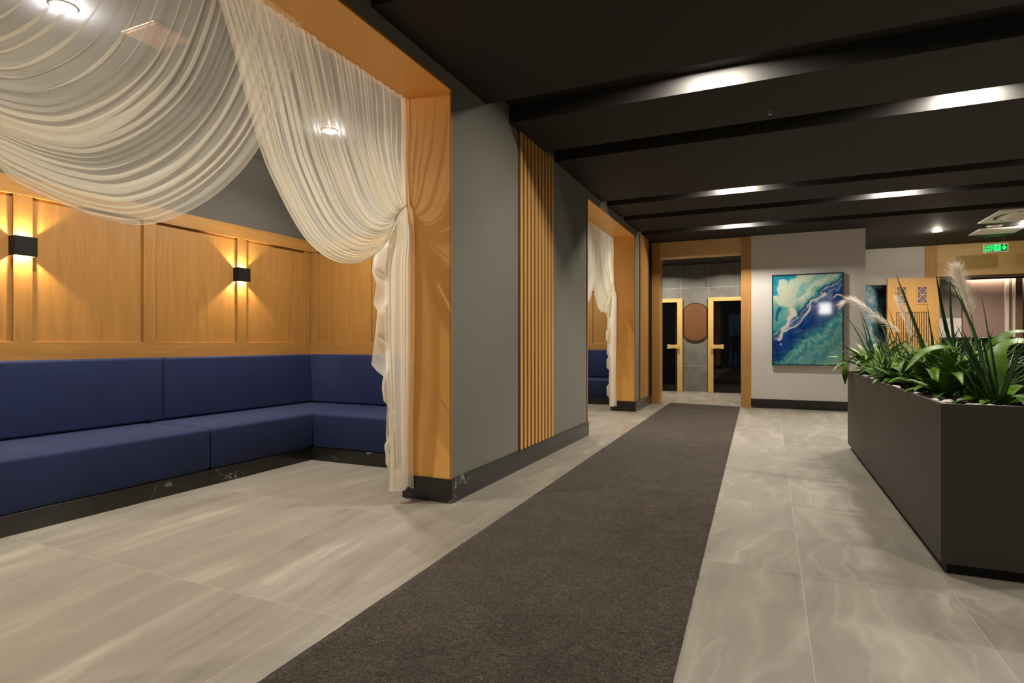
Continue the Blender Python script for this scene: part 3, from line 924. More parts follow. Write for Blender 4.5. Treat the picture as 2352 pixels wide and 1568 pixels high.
build('front', boxes(((3.35, 15.2, 0.08), (6.9, 15.24, 1.19))), M['counter'], t)
build('top', boxes(((3.30, 15.12, 1.19), (6.95, 15.75, 1.24))), M['counter'], t, bevel=0.004)
build('side_panel', boxes(((3.35, 15.24, 0.0), (3.39, 15.7, 1.19))), M['counter'], t)
build('toe_board', boxes(((3.39, 15.27, 0.0), (6.9, 15.30, 0.08))), M['black_metal'], t)

# ------------------------------------------------------------------ planters
PX0, PX1, PZ = 0.745, 1.185, 0.815
def planter(y0, y1, label):
    t = thing('planter_box', ((PX0+PX1)/2, (y0+y1)/2, 0), label, 'planter', 'black planter boxes')
    w = 0.022
    bm = bmesh.new()
    def ring(d, z): return [bm.verts.new(q) for q in ((PX0 + d, y0 + d, z), (PX1 - d, y0 + d, z), (PX1 - d, y1 - d, z), (PX0 + d, y1 - d, z))]
    rs = [ring(0, 0.05), ring(0, PZ), ring(w, PZ), ring(w, 0.08)]
    for A, B in zip(rs, rs[1:]):
        for i in range(4): bm.faces.new((A[i], A[(i+1) % 4], B[(i+1) % 4], B[i]))
    bm.faces.new(rs[0][::-1]); bm.faces.new(rs[-1])
    build('body', bm, M['planter'], t, bevel=0.002)
    build('plinth', boxes(((PX0 + 0.03, y0 + 0.03, 0.0), (PX1 - 0.03, y1 - 0.03, 0.049))), M['black_metal'], t)
    nx, ny = 10, 40
    bm = bmesh.new(); gr = []
    for j in range(ny + 1):
        gr.append([bm.verts.new((PX0 + w + (PX1-PX0-2*w)*i/nx, y0 + w + (y1-y0-2*w)*j/ny, 0.772 + 0.008*noise.noise(V((i*0.7, j*0.6 + y0*9, 1))))) for i in range(nx + 1)])
    for A, B in zip(gr, gr[1:]):
        for i in range(nx): bm.faces.new((A[i], A[i+1], B[i+1], B[i]))
    build('soil', bm, M['soil'], t, True)
planter(3.37, 5.564, 'near black planter box with its dark end facing the viewer')
planter(5.570, 7.045, 'far black planter box beyond the joint, next to the painting')
SOIL = 0.772

def new_leaf_bm():
    bm = bmesh.new(); lay = bm.verts.layers.float.new('tone'); return bm, lay

def ribbon(bm, lay, pts, width, up_hint, tone, fold=0.25):
    """leaf or blade along pts with a V fold; width is a function of t"""
    n = len(pts)
    rows = []
    for i, p in enumerate(pts):
        p = V(p)
        d = (V(pts[min(i+1, n-1)]) - V(pts[max(i-1, 0)])).normalized()
        side = d.cross(V(up_hint))
        if side.length < 1e-4: side = d.cross(V((1, 0, 0)))
        side.normalize(); up = side.cross(d)
        w = width(i/(n-1))/2
        r = []
        for k in (-1, 0, 1):
            v = bm.verts.new(p + side*w*k + up*(abs(k)*w*fold))
            v[lay] = tone*(0.85 if k == 0 else 1.0); r.append(v)
        rows.append(r)
    for A, B in zip(rows, rows[1:]):
        for k in (0, 1): bm.faces.new((A[k], A[k+1], B[k+1], B[k]))

def arc(base, az, length, elev, droop, n=12):
    """points of a leaf that leaves base at elevation elev and bends down by droop along its length"""
    pts = [V(base)]; e = elev
    for i in range(n):
        e2 = e - droop*((i + 0.5)/n)
        d = V((math.cos(az)*math.cos(e2), math.sin(az)*math.cos(e2), math.sin(e2)))
        pts.append(pts[-1] + d*length/n)
    return pts

M['fern'] = leaf_material('glossy_fern_leaf', srgb(32, 64, 8), srgb(100, 140, 28), 0.44)
M['reed'] = leaf_material('reed_blade', srgb(30, 58, 34), srgb(74, 108, 62), 0.35)
M['grass'] = leaf_material('soft_grass_blade', srgb(42, 84, 24), srgb(116, 160, 70), 0.35)
M['thin_reed'] = leaf_material('thin_reed_blade', srgb(50, 58, 30), srgb(96, 100, 58), 0.5)
M['plume'] = plain('pampas_plume', srgb(240, 231, 220), 0.9, 0.1, 0.05)
M['stem'] = plain('plant_stem', srgb(92, 92, 48), 0.6)

LEFT = math.atan2(-0.408, -0.913)   # azimuth that leads to the left in the photograph
def clampx(pts):
    """leaves below the rim stay inside the box"""
    out = []
    for p in pts:
        p = V(p)
        if p.z < PZ + 0.012:
            if not (PX0 + 0.03 < p.x < PX1 - 0.03 and 3.40 < p.y < 7.0):
                if p.x > PX0 - 0.012 and p.x < PX1 + 0.012 and 3.35 < p.y < 7.06: p.z = PZ + 0.012
        out.append(p)
    return out

def fern(seed, base, n, L, wid, label, extra=(), elev=(0.95, 1.5), droop=(0.9, 2.1)):
    rnd = random.Random(seed)
    t = thing('broadleaf_fern', base, label, 'plant', 'broad-leaved ferns in the planters')
    bm, lay = new_leaf_bm()
    for k in range(n):
        az = 2*math.pi*k/n + rnd.uniform(-0.3, 0.3)
        l = L*rnd.uniform(0.7, 1.15)*(0.48 if math.cos(az) < -0.15 and abs(base[1] - 6.8) > 0.1 else 1.0); w = wid*rnd.uniform(0.75, 1.1)
        b = V(base) + V((0.02*math.cos(az), 0.02*math.sin(az), 0.0))
        pts = arc(b, az, l, rnd.uniform(*elev), rnd.uniform(*droop), 14)
        ribbon(bm, lay, clampx(pts), lambda t_, w=w: w*(0.25 + 1.05*math.sin(math.pi*min(1, t_*0.62 + 0.12))**0.9)*(1 - t_**6), (0, 0, 1), rnd.uniform(0.15, 1.0), 0.3)
    for pts, w in extra:
        fine = [catmull([V(p) for p in pts], i/16) for i in range(17)]
        ribbon(bm, lay, fine, lambda t_, w=w: w*(0.2 + 1.0*math.sin(math.pi*min(1, t_*0.8 + 0.08)))*(1 - t_**7), (0.1, -0.3, 1), rnd.uniform(0.5, 0.8), 0.3)
    o = build('foliage', bm, M['fern'], t, True)
    bm = bmesh.new(); cyl(bm, (base[0], base[1], base[2] - 0.01), (base[0], base[1], base[2] + 0.06), 0.022, 0.016, 10)
    build('crown', bm, M['stem'], t)
    return t

def grass(seed, base, n, L, wid, mat, label, az0=None, lean=(1.15, 1.5), droop=(0.2, 0.8), spread=0.03, group='tall grasses in the planters', extra=(), name='reed_plant', azs=1.2):
    rnd = random.Random(seed)
    o = None
    bm, lay = new_leaf_bm()
    for k in range(n):
        az = rnd.uniform(0, 2*math.pi) if az0 is None or rnd.random() < 0.25 else az0 + rnd.gauss(0, azs*0.5)
        rr = spread*math.sqrt(rnd.random()); a2 = rnd.uniform(0, 2*math.pi)
        b = V(base) + V((rr*math.cos(a2), rr*math.sin(a2), 0))
        l = L*rnd.uniform(0.55, 1.08); w = wid*rnd.uniform(0.6, 1.2)
        pts = arc(b, az, l, rnd.uniform(*lean), rnd.uniform(*droop), 9)
        ribbon(bm, lay, clampx(pts), lambda t_, w=w: w*(0.7 + 0.6*t_)*(1 - t_**2.2) + 0.0006, (math.cos(az), math.sin(az), 0.3), rnd.uniform(0.0, 1.0), 0.3)
    for pts, w in extra:
        fine = [catmull([V(p) for p in pts], i/12) for i in range(13)]
        ribbon(bm, lay, fine, lambda t_, w=w: w*(0.75 + 0.7*t_)*(1 - t_**2.4) + 0.0006, (0.408, -0.9, 0.1), rnd.uniform(0.2, 0.7), 0.3)
    o = build(name, bm, mat, None, True, origin=base)
    return tag(o, label, 'plant', group)

def plume(seed, pts, stem_pts, label, hair=0.10, n=900, lean=(0, 0, 0)):
    rnd = random.Random(seed)
    t = thing('pampas_plume', stem_pts[0], label, 'plant', 'pampas plumes in the planters')
    bm = bmesh.new()
    full = [catmull([V(p) for p in stem_pts], i/16) for i in range(17)]
    tube(bm, full, lambda u: 0.0035 - 0.0018*u, 6)
    build('stem', bm, M['stem'], t, True)
    bm = bmesh.new()
    P = [V(p) for p in pts]
    for k in range(n):
        u = rnd.random()**0.9
        p = catmull(P, u); q = catmull(P, min(1, u + 0.03)); d = (q - p)
        if d.length < 1e-6: d = (catmull(P, 1) - catmull(P, 0.95))
        d.normalize()
        a = d.orthogonal().normalized(); b = d.cross(a); th = rnd.uniform(0, 2*math.pi)
        out = a*math.cos(th) + b*math.sin(th)
        L = hair*rnd.uniform(0.5, 1.1)*(0.55 + 0.75*math.sin(math.pi*min(1, u*0.8 + 0.15)))
        m = p + (d*0.75 + out*0.38)*L*0.5
        e = p + (d*0.85 + out*0.48)*L + V((0, 0, -0.12*L))
        s = d.cross(out)*0.0009
        v0 = bm.verts.new(p - s); v1 = bm.verts.new(p + s); v2 = bm.verts.new(m + s*0.8); v3 = bm.verts.new(m - s*0.8); v4 = bm.verts.new(e)
        bm.faces.new((v0, v1, v2, v3)); bm.faces.new((v3, v2, v4))
    build('feathers', bm, M['plume'], t)

fern(11, (0.93, 6.80, SOIL), 37, 0.49, 0.048, 'glossy fern at the far end of the planters, one leaf drooping over the edge',
     extra=[([(0.93, 6.80, .80), (0.86, 6.86, 0.97), (0.76, 6.93, 0.93), (0.715, 6.96, 0.80), (0.712, 6.96, 0.67)], 0.07),
            ([(0.93, 6.80, .80), (0.80, 6.78, 0.93), (0.66, 6.74, 0.965), (0.52, 6.70, 0.97)], 0.035)])
fern(12, (0.90, 6.25, SOIL), 37, 0.49, 0.050, 'glossy fern in the far planter, right behind the drooping end fern')
fern(13, (0.92, 5.78, SOIL), 36, 0.47, 0.048, 'glossy fern in the far planter just beyond the joint')
fern(14, (0.90, 5.22, SOIL), 37, 0.49, 0.050, 'glossy fern in the near planter just before the joint')
fern(15, (0.90, 4.62, SOIL), 37, 0.47, 0.051, 'glossy fern halfway along the near planter')
fern(16, (0.92, 4.12, SOIL), 37, 0.49, 0.053, 'glossy fern with one long leaf arching left over the pebbles of the near planter',
     extra=[([(0.95, 4.10, .80), (1.00, 4.08, 1.0), (0.93, 4.05, 1.075), (0.80, 4.0, 1.05), (0.70, 3.95, 0.94)], 0.055)])
fern(17, (1.06, 3.70, SOIL), 16, 0.34, 0.048, 'glossy fern with a wide upright leaf at the right edge of the picture', elev=(0.5, 1.1),
     extra=[([(1.06, 3.70, .80), (1.04, 3.72, .93), (1.07, 3.74, 1.03), (1.13, 3.72, 1.10), (1.22, 3.68, 1.08), (1.30, 3.64, 1.0)], 0.105),
            ([(1.06, 3.70, .80), (1.10, 3.90, .95), (1.14, 4.0, 1.08), (1.22, 4.0, 1.16), (1.32, 3.95, 1.14)], 0.08)])

grass(21, (0.95, 6.62, SOIL), 14, 0.72, 0.020, M['reed'], 'blue-green reed tuft at the far end, its tips before the half hidden painting', LEFT, (1.2, 1.52), (0.1, 0.5), 0.05)
grass(22, (0.97, 5.95, SOIL), 22, 0.66, 0.010, M['thin_reed'], 'thin brownish reeds in front of the carved wooden door', LEFT, (1.1, 1.5), (0.15, 0.7), 0.06)
grass(29, (0.97, 5.45, SOIL), 18, 0.72, 0.010, M['thin_reed'], 'thin brownish reeds at the joint of the planters', LEFT, (1.0, 1.5), (0.1, 0.6), 0.06)
grass(23, (1.0, 4.72, SOIL), 11, 0.66, 0.016, M['reed'], 'dark reed with one broad blade leaning left across the carved door', LEFT, (0.9, 1.4), (0.1, 0.5), 0.03,
      extra=[([(0.99, 4.66, .78), (0.969, 4.6, 0.904), (0.876, 4.5, 1.156), (0.75, 4.5, 1.563)], 0.034)])
grass(24, (1.04, 4.36, SOIL), 8, 0.55, 0.016, M['reed'], 'dark reed with tall blades before the grey wall in the portal', LEFT, (1.0, 1.45), (0.1, 0.4), 0.03,
      extra=[([(1.05, 4.34, .78), (1.013, 4.3, 0.994), (0.959, 4.3, 1.286), (0.926, 4.3, 1.532)], 0.030), ([(1.04, 4.3, .78), (1.0, 4.24, 1.1), (0.975, 4.2, 1.3), (0.973, 4.2, 1.488)], 0.020)])
grass(25, (1.04, 3.64, SOIL), 15, 0.46, 0.018, M['reed'], 'thick reed cluster leaning left at the near corner of the planter', LEFT, (1.05, 1.4), (0.05, 0.3), 0.02, azs=0.5,
      extra=[([(1.03, 3.66, .78), (1.02, 3.7, 0.87), (0.955, 3.7, 1.167), (0.853, 3.7, 1.442)], 0.024), ([(1.04, 3.66, .78), (1.01, 3.68, 0.92), (0.945, 3.7, 1.2), (0.885, 3.7, 1.40)], 0.014),
             ([(1.05, 3.66, .78), (1.03, 3.68, 1.0), (1.01, 3.7, 1.2), (0.995, 3.72, 1.35)], 0.010)])
soft = 'soft grass tufts in the planters'
grass(31, (1.06, 4.52, SOIL), 130, 0.46, 0.009, M['grass'], 'soft light green grass tuft behind the arching fern leaf', None, (0.9, 1.5), (0.3, 1.2), 0.06, soft, name='sedge_plant')
grass(32, (1.06, 5.05, SOIL), 130, 0.46, 0.009, M['grass'], 'soft light green grass tuft below the carved door', None, (0.9, 1.5), (0.3, 1.2), 0.06, soft, name='sedge_plant')
grass(33, (1.04, 6.05, SOIL), 120, 0.42, 0.009, M['grass'], 'soft light green grass tuft in the far planter', None, (0.9, 1.5), (0.3, 1.2), 0.06, soft, name='sedge_plant')
grass(34, (1.07, 3.98, SOIL), 130, 0.46, 0.009, M['grass'], 'soft light green grass tuft under the upright white plume', None, (0.9, 1.5), (0.3, 1.2), 0.05, soft, name='sedge_plant')
grass(35, (0.86, 5.55, SOIL), 110, 0.40, 0.009, M['grass'], 'soft light green grass tuft spilling towards the joint of the planters', None, (0.8, 1.4), (0.4, 1.3), 0.04, soft, name='sedge_plant')

plume(41, [(0.92, 5.3, 1.184), (0.813, 5.35, 1.278), (0.687, 5.4, 1.394), (0.601, 5.45, 1.455), (0.539, 5.45, 1.43)],
      [(1.03, 5.2, .76), (1.02, 5.22, 0.95), (0.98, 5.26, 1.08), (0.92, 5.3, 1.184), (0.813, 5.35, 1.278), (0.70, 5.4, 1.385), (0.61, 5.45, 1.45)],
      'cream plume bowing left in front of the marbled painting', 0.10, 800)
plume(42, [(1.103, 4.3, 1.267), (1.09, 4.3, 1.34), (1.067, 4.3, 1.415), (1.045, 4.3, 1.49), (1.030, 4.3, 1.55)],
      [(1.12, 4.22, .76), (1.115, 4.25, 1.0), (1.103, 4.3, 1.267), (1.067, 4.3, 1.415), (1.035, 4.3, 1.52)], 'white plume standing upright before the portal', 0.13, 1100)
plume(43, [(0.965, 5.2, 1.14), (0.945, 5.2, 1.24), (0.91, 5.2, 1.36), (0.88, 5.2, 1.45)],
      [(0.98, 5.12, .76), (0.975, 5.16, 1.0), (0.965, 5.2, 1.14), (0.93, 5.2, 1.30), (0.885, 5.2, 1.44)], 'slim beige plume in front of the carved wooden door', 0.075, 600)

# pebbles on the soil
rnd = random.Random(99)
stones = []
tries = 0
while len(stones) < 64 and tries < 4000:
    tries += 1
    y = 3.41 + (6.95 - 3.41)*rnd.random()**1.7
    x = rnd.uniform(0.795, 1.135) if rnd.random() < 0.4 else rnd.uniform(0.795, 0.86)
    if rnd.random() < 0.3: y = rnd.uniform(3.42, 3.60); x = rnd.uniform(0.80, 1.13)
    r = rnd.uniform(0.018, 0.030)
    if abs(y - 5.567) < 0.07: continue
    if all(math.hypot(x - a, y - b) > (r + c_)*1.15 for a, b, c_ in stones): stones.append((x, y, r))
protos = []
for k in range(6):
    bm = bmesh.new(); bmesh.ops.create_icosphere(bm, subdivisions=3, radius=1.0)
    for v in bm.verts:
        v.co *= 1 + 0.28*noise.noise(v.co*0.9 + V((k*7, 1, 2)))
        v.co.z *= 0.62; v.co.x *= 1.15
    me = bpy.data.meshes.new('pebble'); bm.to_mesh(me); bm.free()
    for p in me.polygons: p.use_smooth = True
    me.materials.append(M['stone']); protos.append(me)
for x, y, r in stones:
    o = bpy.data.objects.new('pebble', rnd.choice(protos)); o.location = (x, y, SOIL + 0.60*r); o.scale = (r, r, r)
    o.rotation_euler = (0, 0, rnd.uniform(0, 6.28)); link(o)
    tag(o, 'white pebble lying on the soil among the plants of the ' + ('near' if y < 5.567 else 'far') + ' planter', 'pebble', 'white pebbles in the ' + ('near' if y < 5.567 else 'far') + ' planter')

# ------------------------------------------------------------------ ceiling fittings
def downlight(x, y, z, label, power, r=0.075, warm=True, grp='recessed ceiling spots', size=0.12, spread=150, col=(1.0, 0.88, 0.72)):
    t = thing('recessed_downlight', (x, y, z), label, 'ceiling light', grp)
    bm = bmesh.new()
    n = 32
    ring = []
    for k in range(n):
        a = 2*math.pi*k/n
        ring.append([bm.verts.new((x + rr*math.cos(a), y + rr*math.sin(a), zz)) for rr, zz in ((r*1.12, z), (r*1.10, z - 0.006), (r, z - 0.008), (r*0.97, z - 0.002))])
    for k in range(n):
        A, B = ring[k], ring[(k+1) % n]
        for i in range(3): bm.faces.new((A[i], B[i], B[i+1], A[i+1]))
    build('ring', bm, M['white_plastic'], t, True)
    bm = bmesh.new(); cyl(bm, (x, y, z - 0.001), (x, y, z - 0.004), r*0.97)
    build('diffuser', bm, M['lamp_glow'], t)
    spot_disk('downlight_beam', (x, y, z - 0.014), power*(0.5 if x < -3 else 1), size, col, spread)
    point_lamp('downlight_glow', (x, y, z - 0.03), power*(0.55 if x < -3 else 0.38), col, 0.028)
WARM = (1.0, 0.80, 0.56)
downlight(-3.60, 4.06, 3.01, 'bright recessed spot shining through the tied back curtain', 72, 0.06, size=0.09, col=(1.0, 0.93, 0.82))
downlight(-3.65, 1.95, 3.01, 'bright recessed spot behind the big swag at the top left', 72, 0.06, size=0.09, col=(1.0, 0.93, 0.82))
downlight(2.52, 11.63, CEIL, 'recessed spot in the dark ceiling right of the pale wall', 40)
downlight(3.63, 11.58, CEIL, 'recessed spot beside the square ceiling hatch at the right edge', 34)
# spots sunk into the ceiling slots (lights only; those over and behind the viewer are unseen, added for fill)
for i, (x, s) in enumerate([(1.45, slots[0]), (-0.4, slots[1]), (1.45, slots[2]), (-0.37, slots[3]), (1.42, slots[4]), (-0.39, slots[5]), (1.45, slots[6]), (-0.5, slots[7]), (3.3, slots[3]), (3.3, slots[5]), (5.0, slots[2]), (5.0, slots[4])]):
    sl = spot_disk('slot_spot', (x, (s[0]+s[1])/2 + (0.0 if s[0] > 9 else 0.045), CEIL + 0.14), 27 if s[0] < 3 else 60, 0.08, (1.0, 0.92, 0.81), 175)
    sl.data.shape = 'RECTANGLE'; sl.data.size = 0.36 if s[0] != 2.28 else 0.12; sl.data.size_y = 0.07
# far alcove and lobby
spot_disk('alcove_spot', (-3.60, 7.2, 3.0), 30, 0.09, (1.0, 0.86, 0.68), 150)
spot_disk('alcove_spot', (-3.60, 9.75, 3.0), 40, 0.09, (1.0, 0.92, 0.8), 160)
point_lamp('alcove_glow', (-3.60, 9.75, 2.96), 42, (1.0, 0.92, 0.8), 0.03)
spot_disk('alcove_spot', (-3.60, 0.0, 3.0), 30, 0.09, (1.0, 0.86, 0.68), 150)
for x in (-2.3, -0.9):
    spot_disk('lobby_spot', (x, 13.0, 2.92), 34, 0.09, (1.0, 0.9, 0.76), 150)
spot_disk('lounge_spot', (4.6, 16.6, 2.78), 60, 0.12, (1.0, 0.85, 0.72), 150)
la = bpy.data.lights.new('cove_light', 'AREA'); la.shape = 'RECTANGLE'; la.size = 2.1; la.size_y = 0.03; la.energy = 14; la.color = (1.0, 0.84, 0.62)
lo = bpy.data.objects.new('cove_light', la); lo.location = (5.55, 18.07, 2.765); link(lo)

# air conditioner cassette, hatch, disc, exit sign, sprinklers
def cassette():
    x0, x1, y0, y1 = 2.92, 3.87, 10.13, 11.10
    t = thing('air_conditioner', ((x0+x1)/2, (y0+y1)/2, CEIL), 'white square air conditioner cassette in the ceiling above the exit sign', 'air conditioner')
    cx, cy = (x0+x1)/2, (y0+y1)/2; h = (x1-x0)/2
    build('panel', boxes(((x0, y0, CEIL - 0.022), (x1, y1, CEIL - 0.0005))), M['white_plastic'], t, bevel=0.004)
    bm = bmesh.new()
    n = 48; A = []; B = []
    for k in range(n):
        a = 2*math.pi*k/n; c_, s_ = math.cos(a), math.sin(a)
        e = 0.42
        sx = math.copysign(abs(c_)**e, c_); sy = math.copysign(abs(s_)**e, s_)
        A.append(bm.verts.new((cx + 0.30*sx, cy + 0.30*sy, CEIL - 0.0225))); B.append(bm.verts.new((cx + 0.25*sx, cy + 0.25*sy, CEIL - 0.05)))
    for k in range(n): bm.faces.new((A[k], A[(k+1) % n], B[(k+1) % n], B[k]))
    bm.faces.new(B)
    build('grille', bm, M['white_plastic'], t)
    for ax, ay in ((1, 0), (-1, 0), (0, 1), (0, -1)):
        bm = bmesh.new()
        for k in range(12):
            u0, u1 = -0.24 + 0.04*k, -0.20 + 0.04*k
            def q(u, d):
                d2 = d - 0.05*(u/0.24)**2*1.0
                return (cx + ax*d2 + (ay != 0)*u, cy + ay*d2 + (ax != 0)*u)
            vs = [bm.verts.new((*q(u, d), CEIL - 0.0227)) for u, d in ((u0, 0.40), (u1, 0.40), (u1, 0.35), (u0, 0.35))]
            bm.faces.new(vs)
        build('air_slot', bm, M['grey_plastic'], t)
cassette()
t = thing('ceiling_hatch', (3.415, 11.99, CEIL), 'flat pale square hatch in the ceiling between the cassette and the exit sign', 'hatch')
build('frame', boxes(((3.10, 11.70, CEIL - 0.012), (3.73, 12.28, CEIL - 0.001))), M['white_plastic'], t, bevel=0.002)
build('door', boxes(((3.12, 11.72, CEIL - 0.016), (3.71, 12.26, CEIL - 0.0125))), M['white_wall'], t, bevel=0.001)
t = thing('ceiling_disc', (3.24, 11.50, CEIL), 'small round white disc in the ceiling between cassette and hatch', 'ceiling speaker')
bm = bmesh.new(); cyl(bm, (3.24, 11.50, CEIL - 0.001), (3.24, 11.50, CEIL - 0.012), 0.10, 0.092, 32); build('cover', bm, M['white_plastic'], t)
bm = bmesh.new(); cyl(bm, (3.24, 11.50, CEIL - 0.0125), (3.24, 11.50, CEIL - 0.016), 0.07, 0.068, 32); build('mesh_grille', bm, M['white_wall'], t)
t = thing('ceiling_grille', (-3.45, 2.40, 3.01), 'small pale ceiling plate seen through the big swag', 'ceiling plate')
build('plate', boxes(((-3.62, 2.25, 3.004), (-3.32, 2.50, 3.0095))), plain('pinkish_plate', srgb(196, 160, 140), 0.6), t, bevel=0.003)
build('inner_plate', boxes(((-3.60, 2.27, 3.002), (-3.34, 2.48, 3.0035))), plain('pinkish_plate_inner', srgb(186, 150, 132), 0.6), t)

def text_mesh(body, size, depth=0.002):
    cu = bpy.data.curves.new('sign_text', 'FONT'); cu.body = body; cu.size = size; cu.extrude = depth
    cu.align_x = 'LEFT'; cu.space_character = 1.08; cu.offset = size*0.02
    o = bpy.data.objects.new('tmp_text', cu); COL.objects.link(o)
    dg = bpy.context.evaluated_depsgraph_get()
    me = bpy.data.meshes.new_from_object(o.evaluated_get(dg))
    bpy.data.objects.remove(o)
    return me
def exit_sign():
    x0, x1, z0, z1, y = 3.38, 3.73, 2.690, 2.835, 12.55
    t = thing('exit_sign', ((x0+x1)/2, y, z1), 'green lit emergency exit sign hanging in front of the oak header', 'exit sign')
    f = 0.012
    build('frame', boxes(((x0, y, z0), (x1, y + 0.025, z0 + f)), ((x0, y, z1 - f), (x1, y + 0.025, z1)), ((x0, y, z0 + f), (x0 + f, y + 0.025, z1 - f)), ((x1 - f, y, z0 + f), (x1, y + 0.025, z1 - f))), M['white_plastic'], t, bevel=0.002)
    dark = emis('sign_dark_green', (0.0, 0.08, 0.02), 0.25)
    glow = emis('sign_green', (0.0, 0.9, 0.13), 1.5)
    fc = build('face', boxes(((x0 + f, y + 0.006, z0 + f), (x1 - f, y + 0.020, z1 - f))), dark, t)
    yy = y + 0.005
    for body, zz, sz in (('\u00c7IKI\u015e', 2.770, 0.058), ('EXIT', 2.714, 0.056)):
        me = text_mesh(body, sz); me.materials.clear(); me.materials.append(glow)
        o = bpy.data.objects.new('lettering', me); o.rotation_euler = (R(90), 0, 0)
        xs = [v.co.x for v in me.vertices]; w = max(xs) - min(xs)
        for v in me.vertices: v.co.x = (v.co.x - min(xs))*0.118/w
        o.location = V((x0 + 0.020, yy, zz)) - V(t.location); link(o, fc)
    # running figure in its doorway and the arrow
    bm = boxes(((3.530, yy - 0.001, 2.7125), (3.625, yy + 0.001, 2.8175)))
    build('pictogram_field', bm, glow, fc)
    bm = bmesh.new()
    def limb(a, b, w):
        a, b = V(a), V(b); d = (b - a).normalized(); n = V((-d.y, d.x))*w/2
        prism(bm, [(a.x+n.x, a.y+n.y), (a.x-n.x, a.y-n.y), (b.x-n.x, b.y-n.y), (b.x+n.x, b.y+n.y)], yy - 0.0025, yy - 0.0012)
    limb((3.580, 2.7875), (3.572, 2.7605), .013); limb((3.572, 2.7625), (3.591, 2.7425), .009); limb((3.591, 2.7445), (3.585, 2.7205), .008)
    limb((3.572, 2.7605), (3.560, 2.7405), .009); limb((3.562, 2.7425), (3.545, 2.7365), .008); limb((3.580, 2.7875), (3.597, 2.7745), .007); limb((3.580, 2.7875), (3.561, 2.7805), .007)
    prism(bm, [(3.586 + .008*math.cos(a*.6283), 2.8005 + .008*math.sin(a*.6283)) for a in range(10)], yy - 0.0025, yy - 0.0012)
    build('running_figure', bm, dark, fc)
    bm = bmesh.new()
    prism(bm, [(3.664, 2.816), (3.682, 2.816), (3.682, 2.775), (3.704, 2.788), (3.704, 2.760), (3.673, 2.716), (3.642, 2.760), (3.642, 2.788), (3.664, 2.775)], yy - 0.001, yy + 0.001)
    build('arrow', bm, glow, fc)
    for x in (x0 + 0.06, x1 - 0.06):
        bm = bmesh.new(); cyl(bm, (x, y + 0.012, z1), (x, y + 0.012, CEIL), 0.003, None, 8)
        build('hanger', bm, M['grey_plastic'], t)
    d = bpy.data.lights.new('sign_glow', 'AREA'); d.shape = 'RECTANGLE'; d.size = 0.32; d.size_y = 0.10; d.energy = 2.2; d.color = (0.02, 1.0, 0.25)
    o = bpy.data.objects.new('sign_glow', d); o.location = ((x0+x1)/2, y + 0.03, (z0+z1)/2); o.rotation_euler = (R(125), 0, R(180)); link(o)
exit_sign()

def sprinkler(x, y, label):
    t = thing('sprinkler', (x, y, CEIL), label, 'sprinkler', 'ceiling sprinklers')
    bm = bmesh.new(); cyl(bm, (x, y, CEIL), (x, y, CEIL - 0.012), 0.009, 0.008, 16); build('socket', bm, M['chrome'], t)
    bm = bmesh.new()
    for s in (-1, 1): tube(bm, [(x + s*0.006, y, CEIL - 0.012), (x + s*0.013, y, CEIL - 0.022), (x + s*0.012, y, CEIL - 0.034), (x, y, CEIL - 0.044)], 0.0022, 6)
    build('yoke', bm, M['chrome'], t, True)
    bm = bmesh.new(); cyl(bm, (x, y, CEIL - 0.044), (x, y, CEIL - 0.047), 0.013, None, 16); build('deflector', bm, M['chrome'], t)
sprinkler(-0.003, 5.05, 'small steel sprinkler head on the black ceiling nearest to the viewer')
sprinkler(-0.03, 9.30, 'tiny steel sprinkler head on the black ceiling above the far end of the carpet')

# ------------------------------------------------------------------ behind the viewer: lit doorway, lamp and a person, mirrored in the far glass
structure('window_1', boxes(((-1.95, -3.999, 0.0), (-0.95, -3.99, 2.6))), emis('bluish_daylight', (0.30, 0.42, 0.70), 0.35))
t = thing('wall_lamp', (1.94, -3.98, 2.49), 'square white lamp on the wall behind the viewer, mirrored in the marbled painting', 'wall light')
build('housing', boxes(((1.72, -3.999, 2.26), (2.16, -3.95, 2.72))), M['white_plastic'], t, bevel=0.01)
build('diffuser', boxes(((1.74, -3.9495, 2.28), (2.14, -3.94, 2.70))), emis('wall_lamp_glow', (1.0, 0.97, 0.94), 26.0), t)

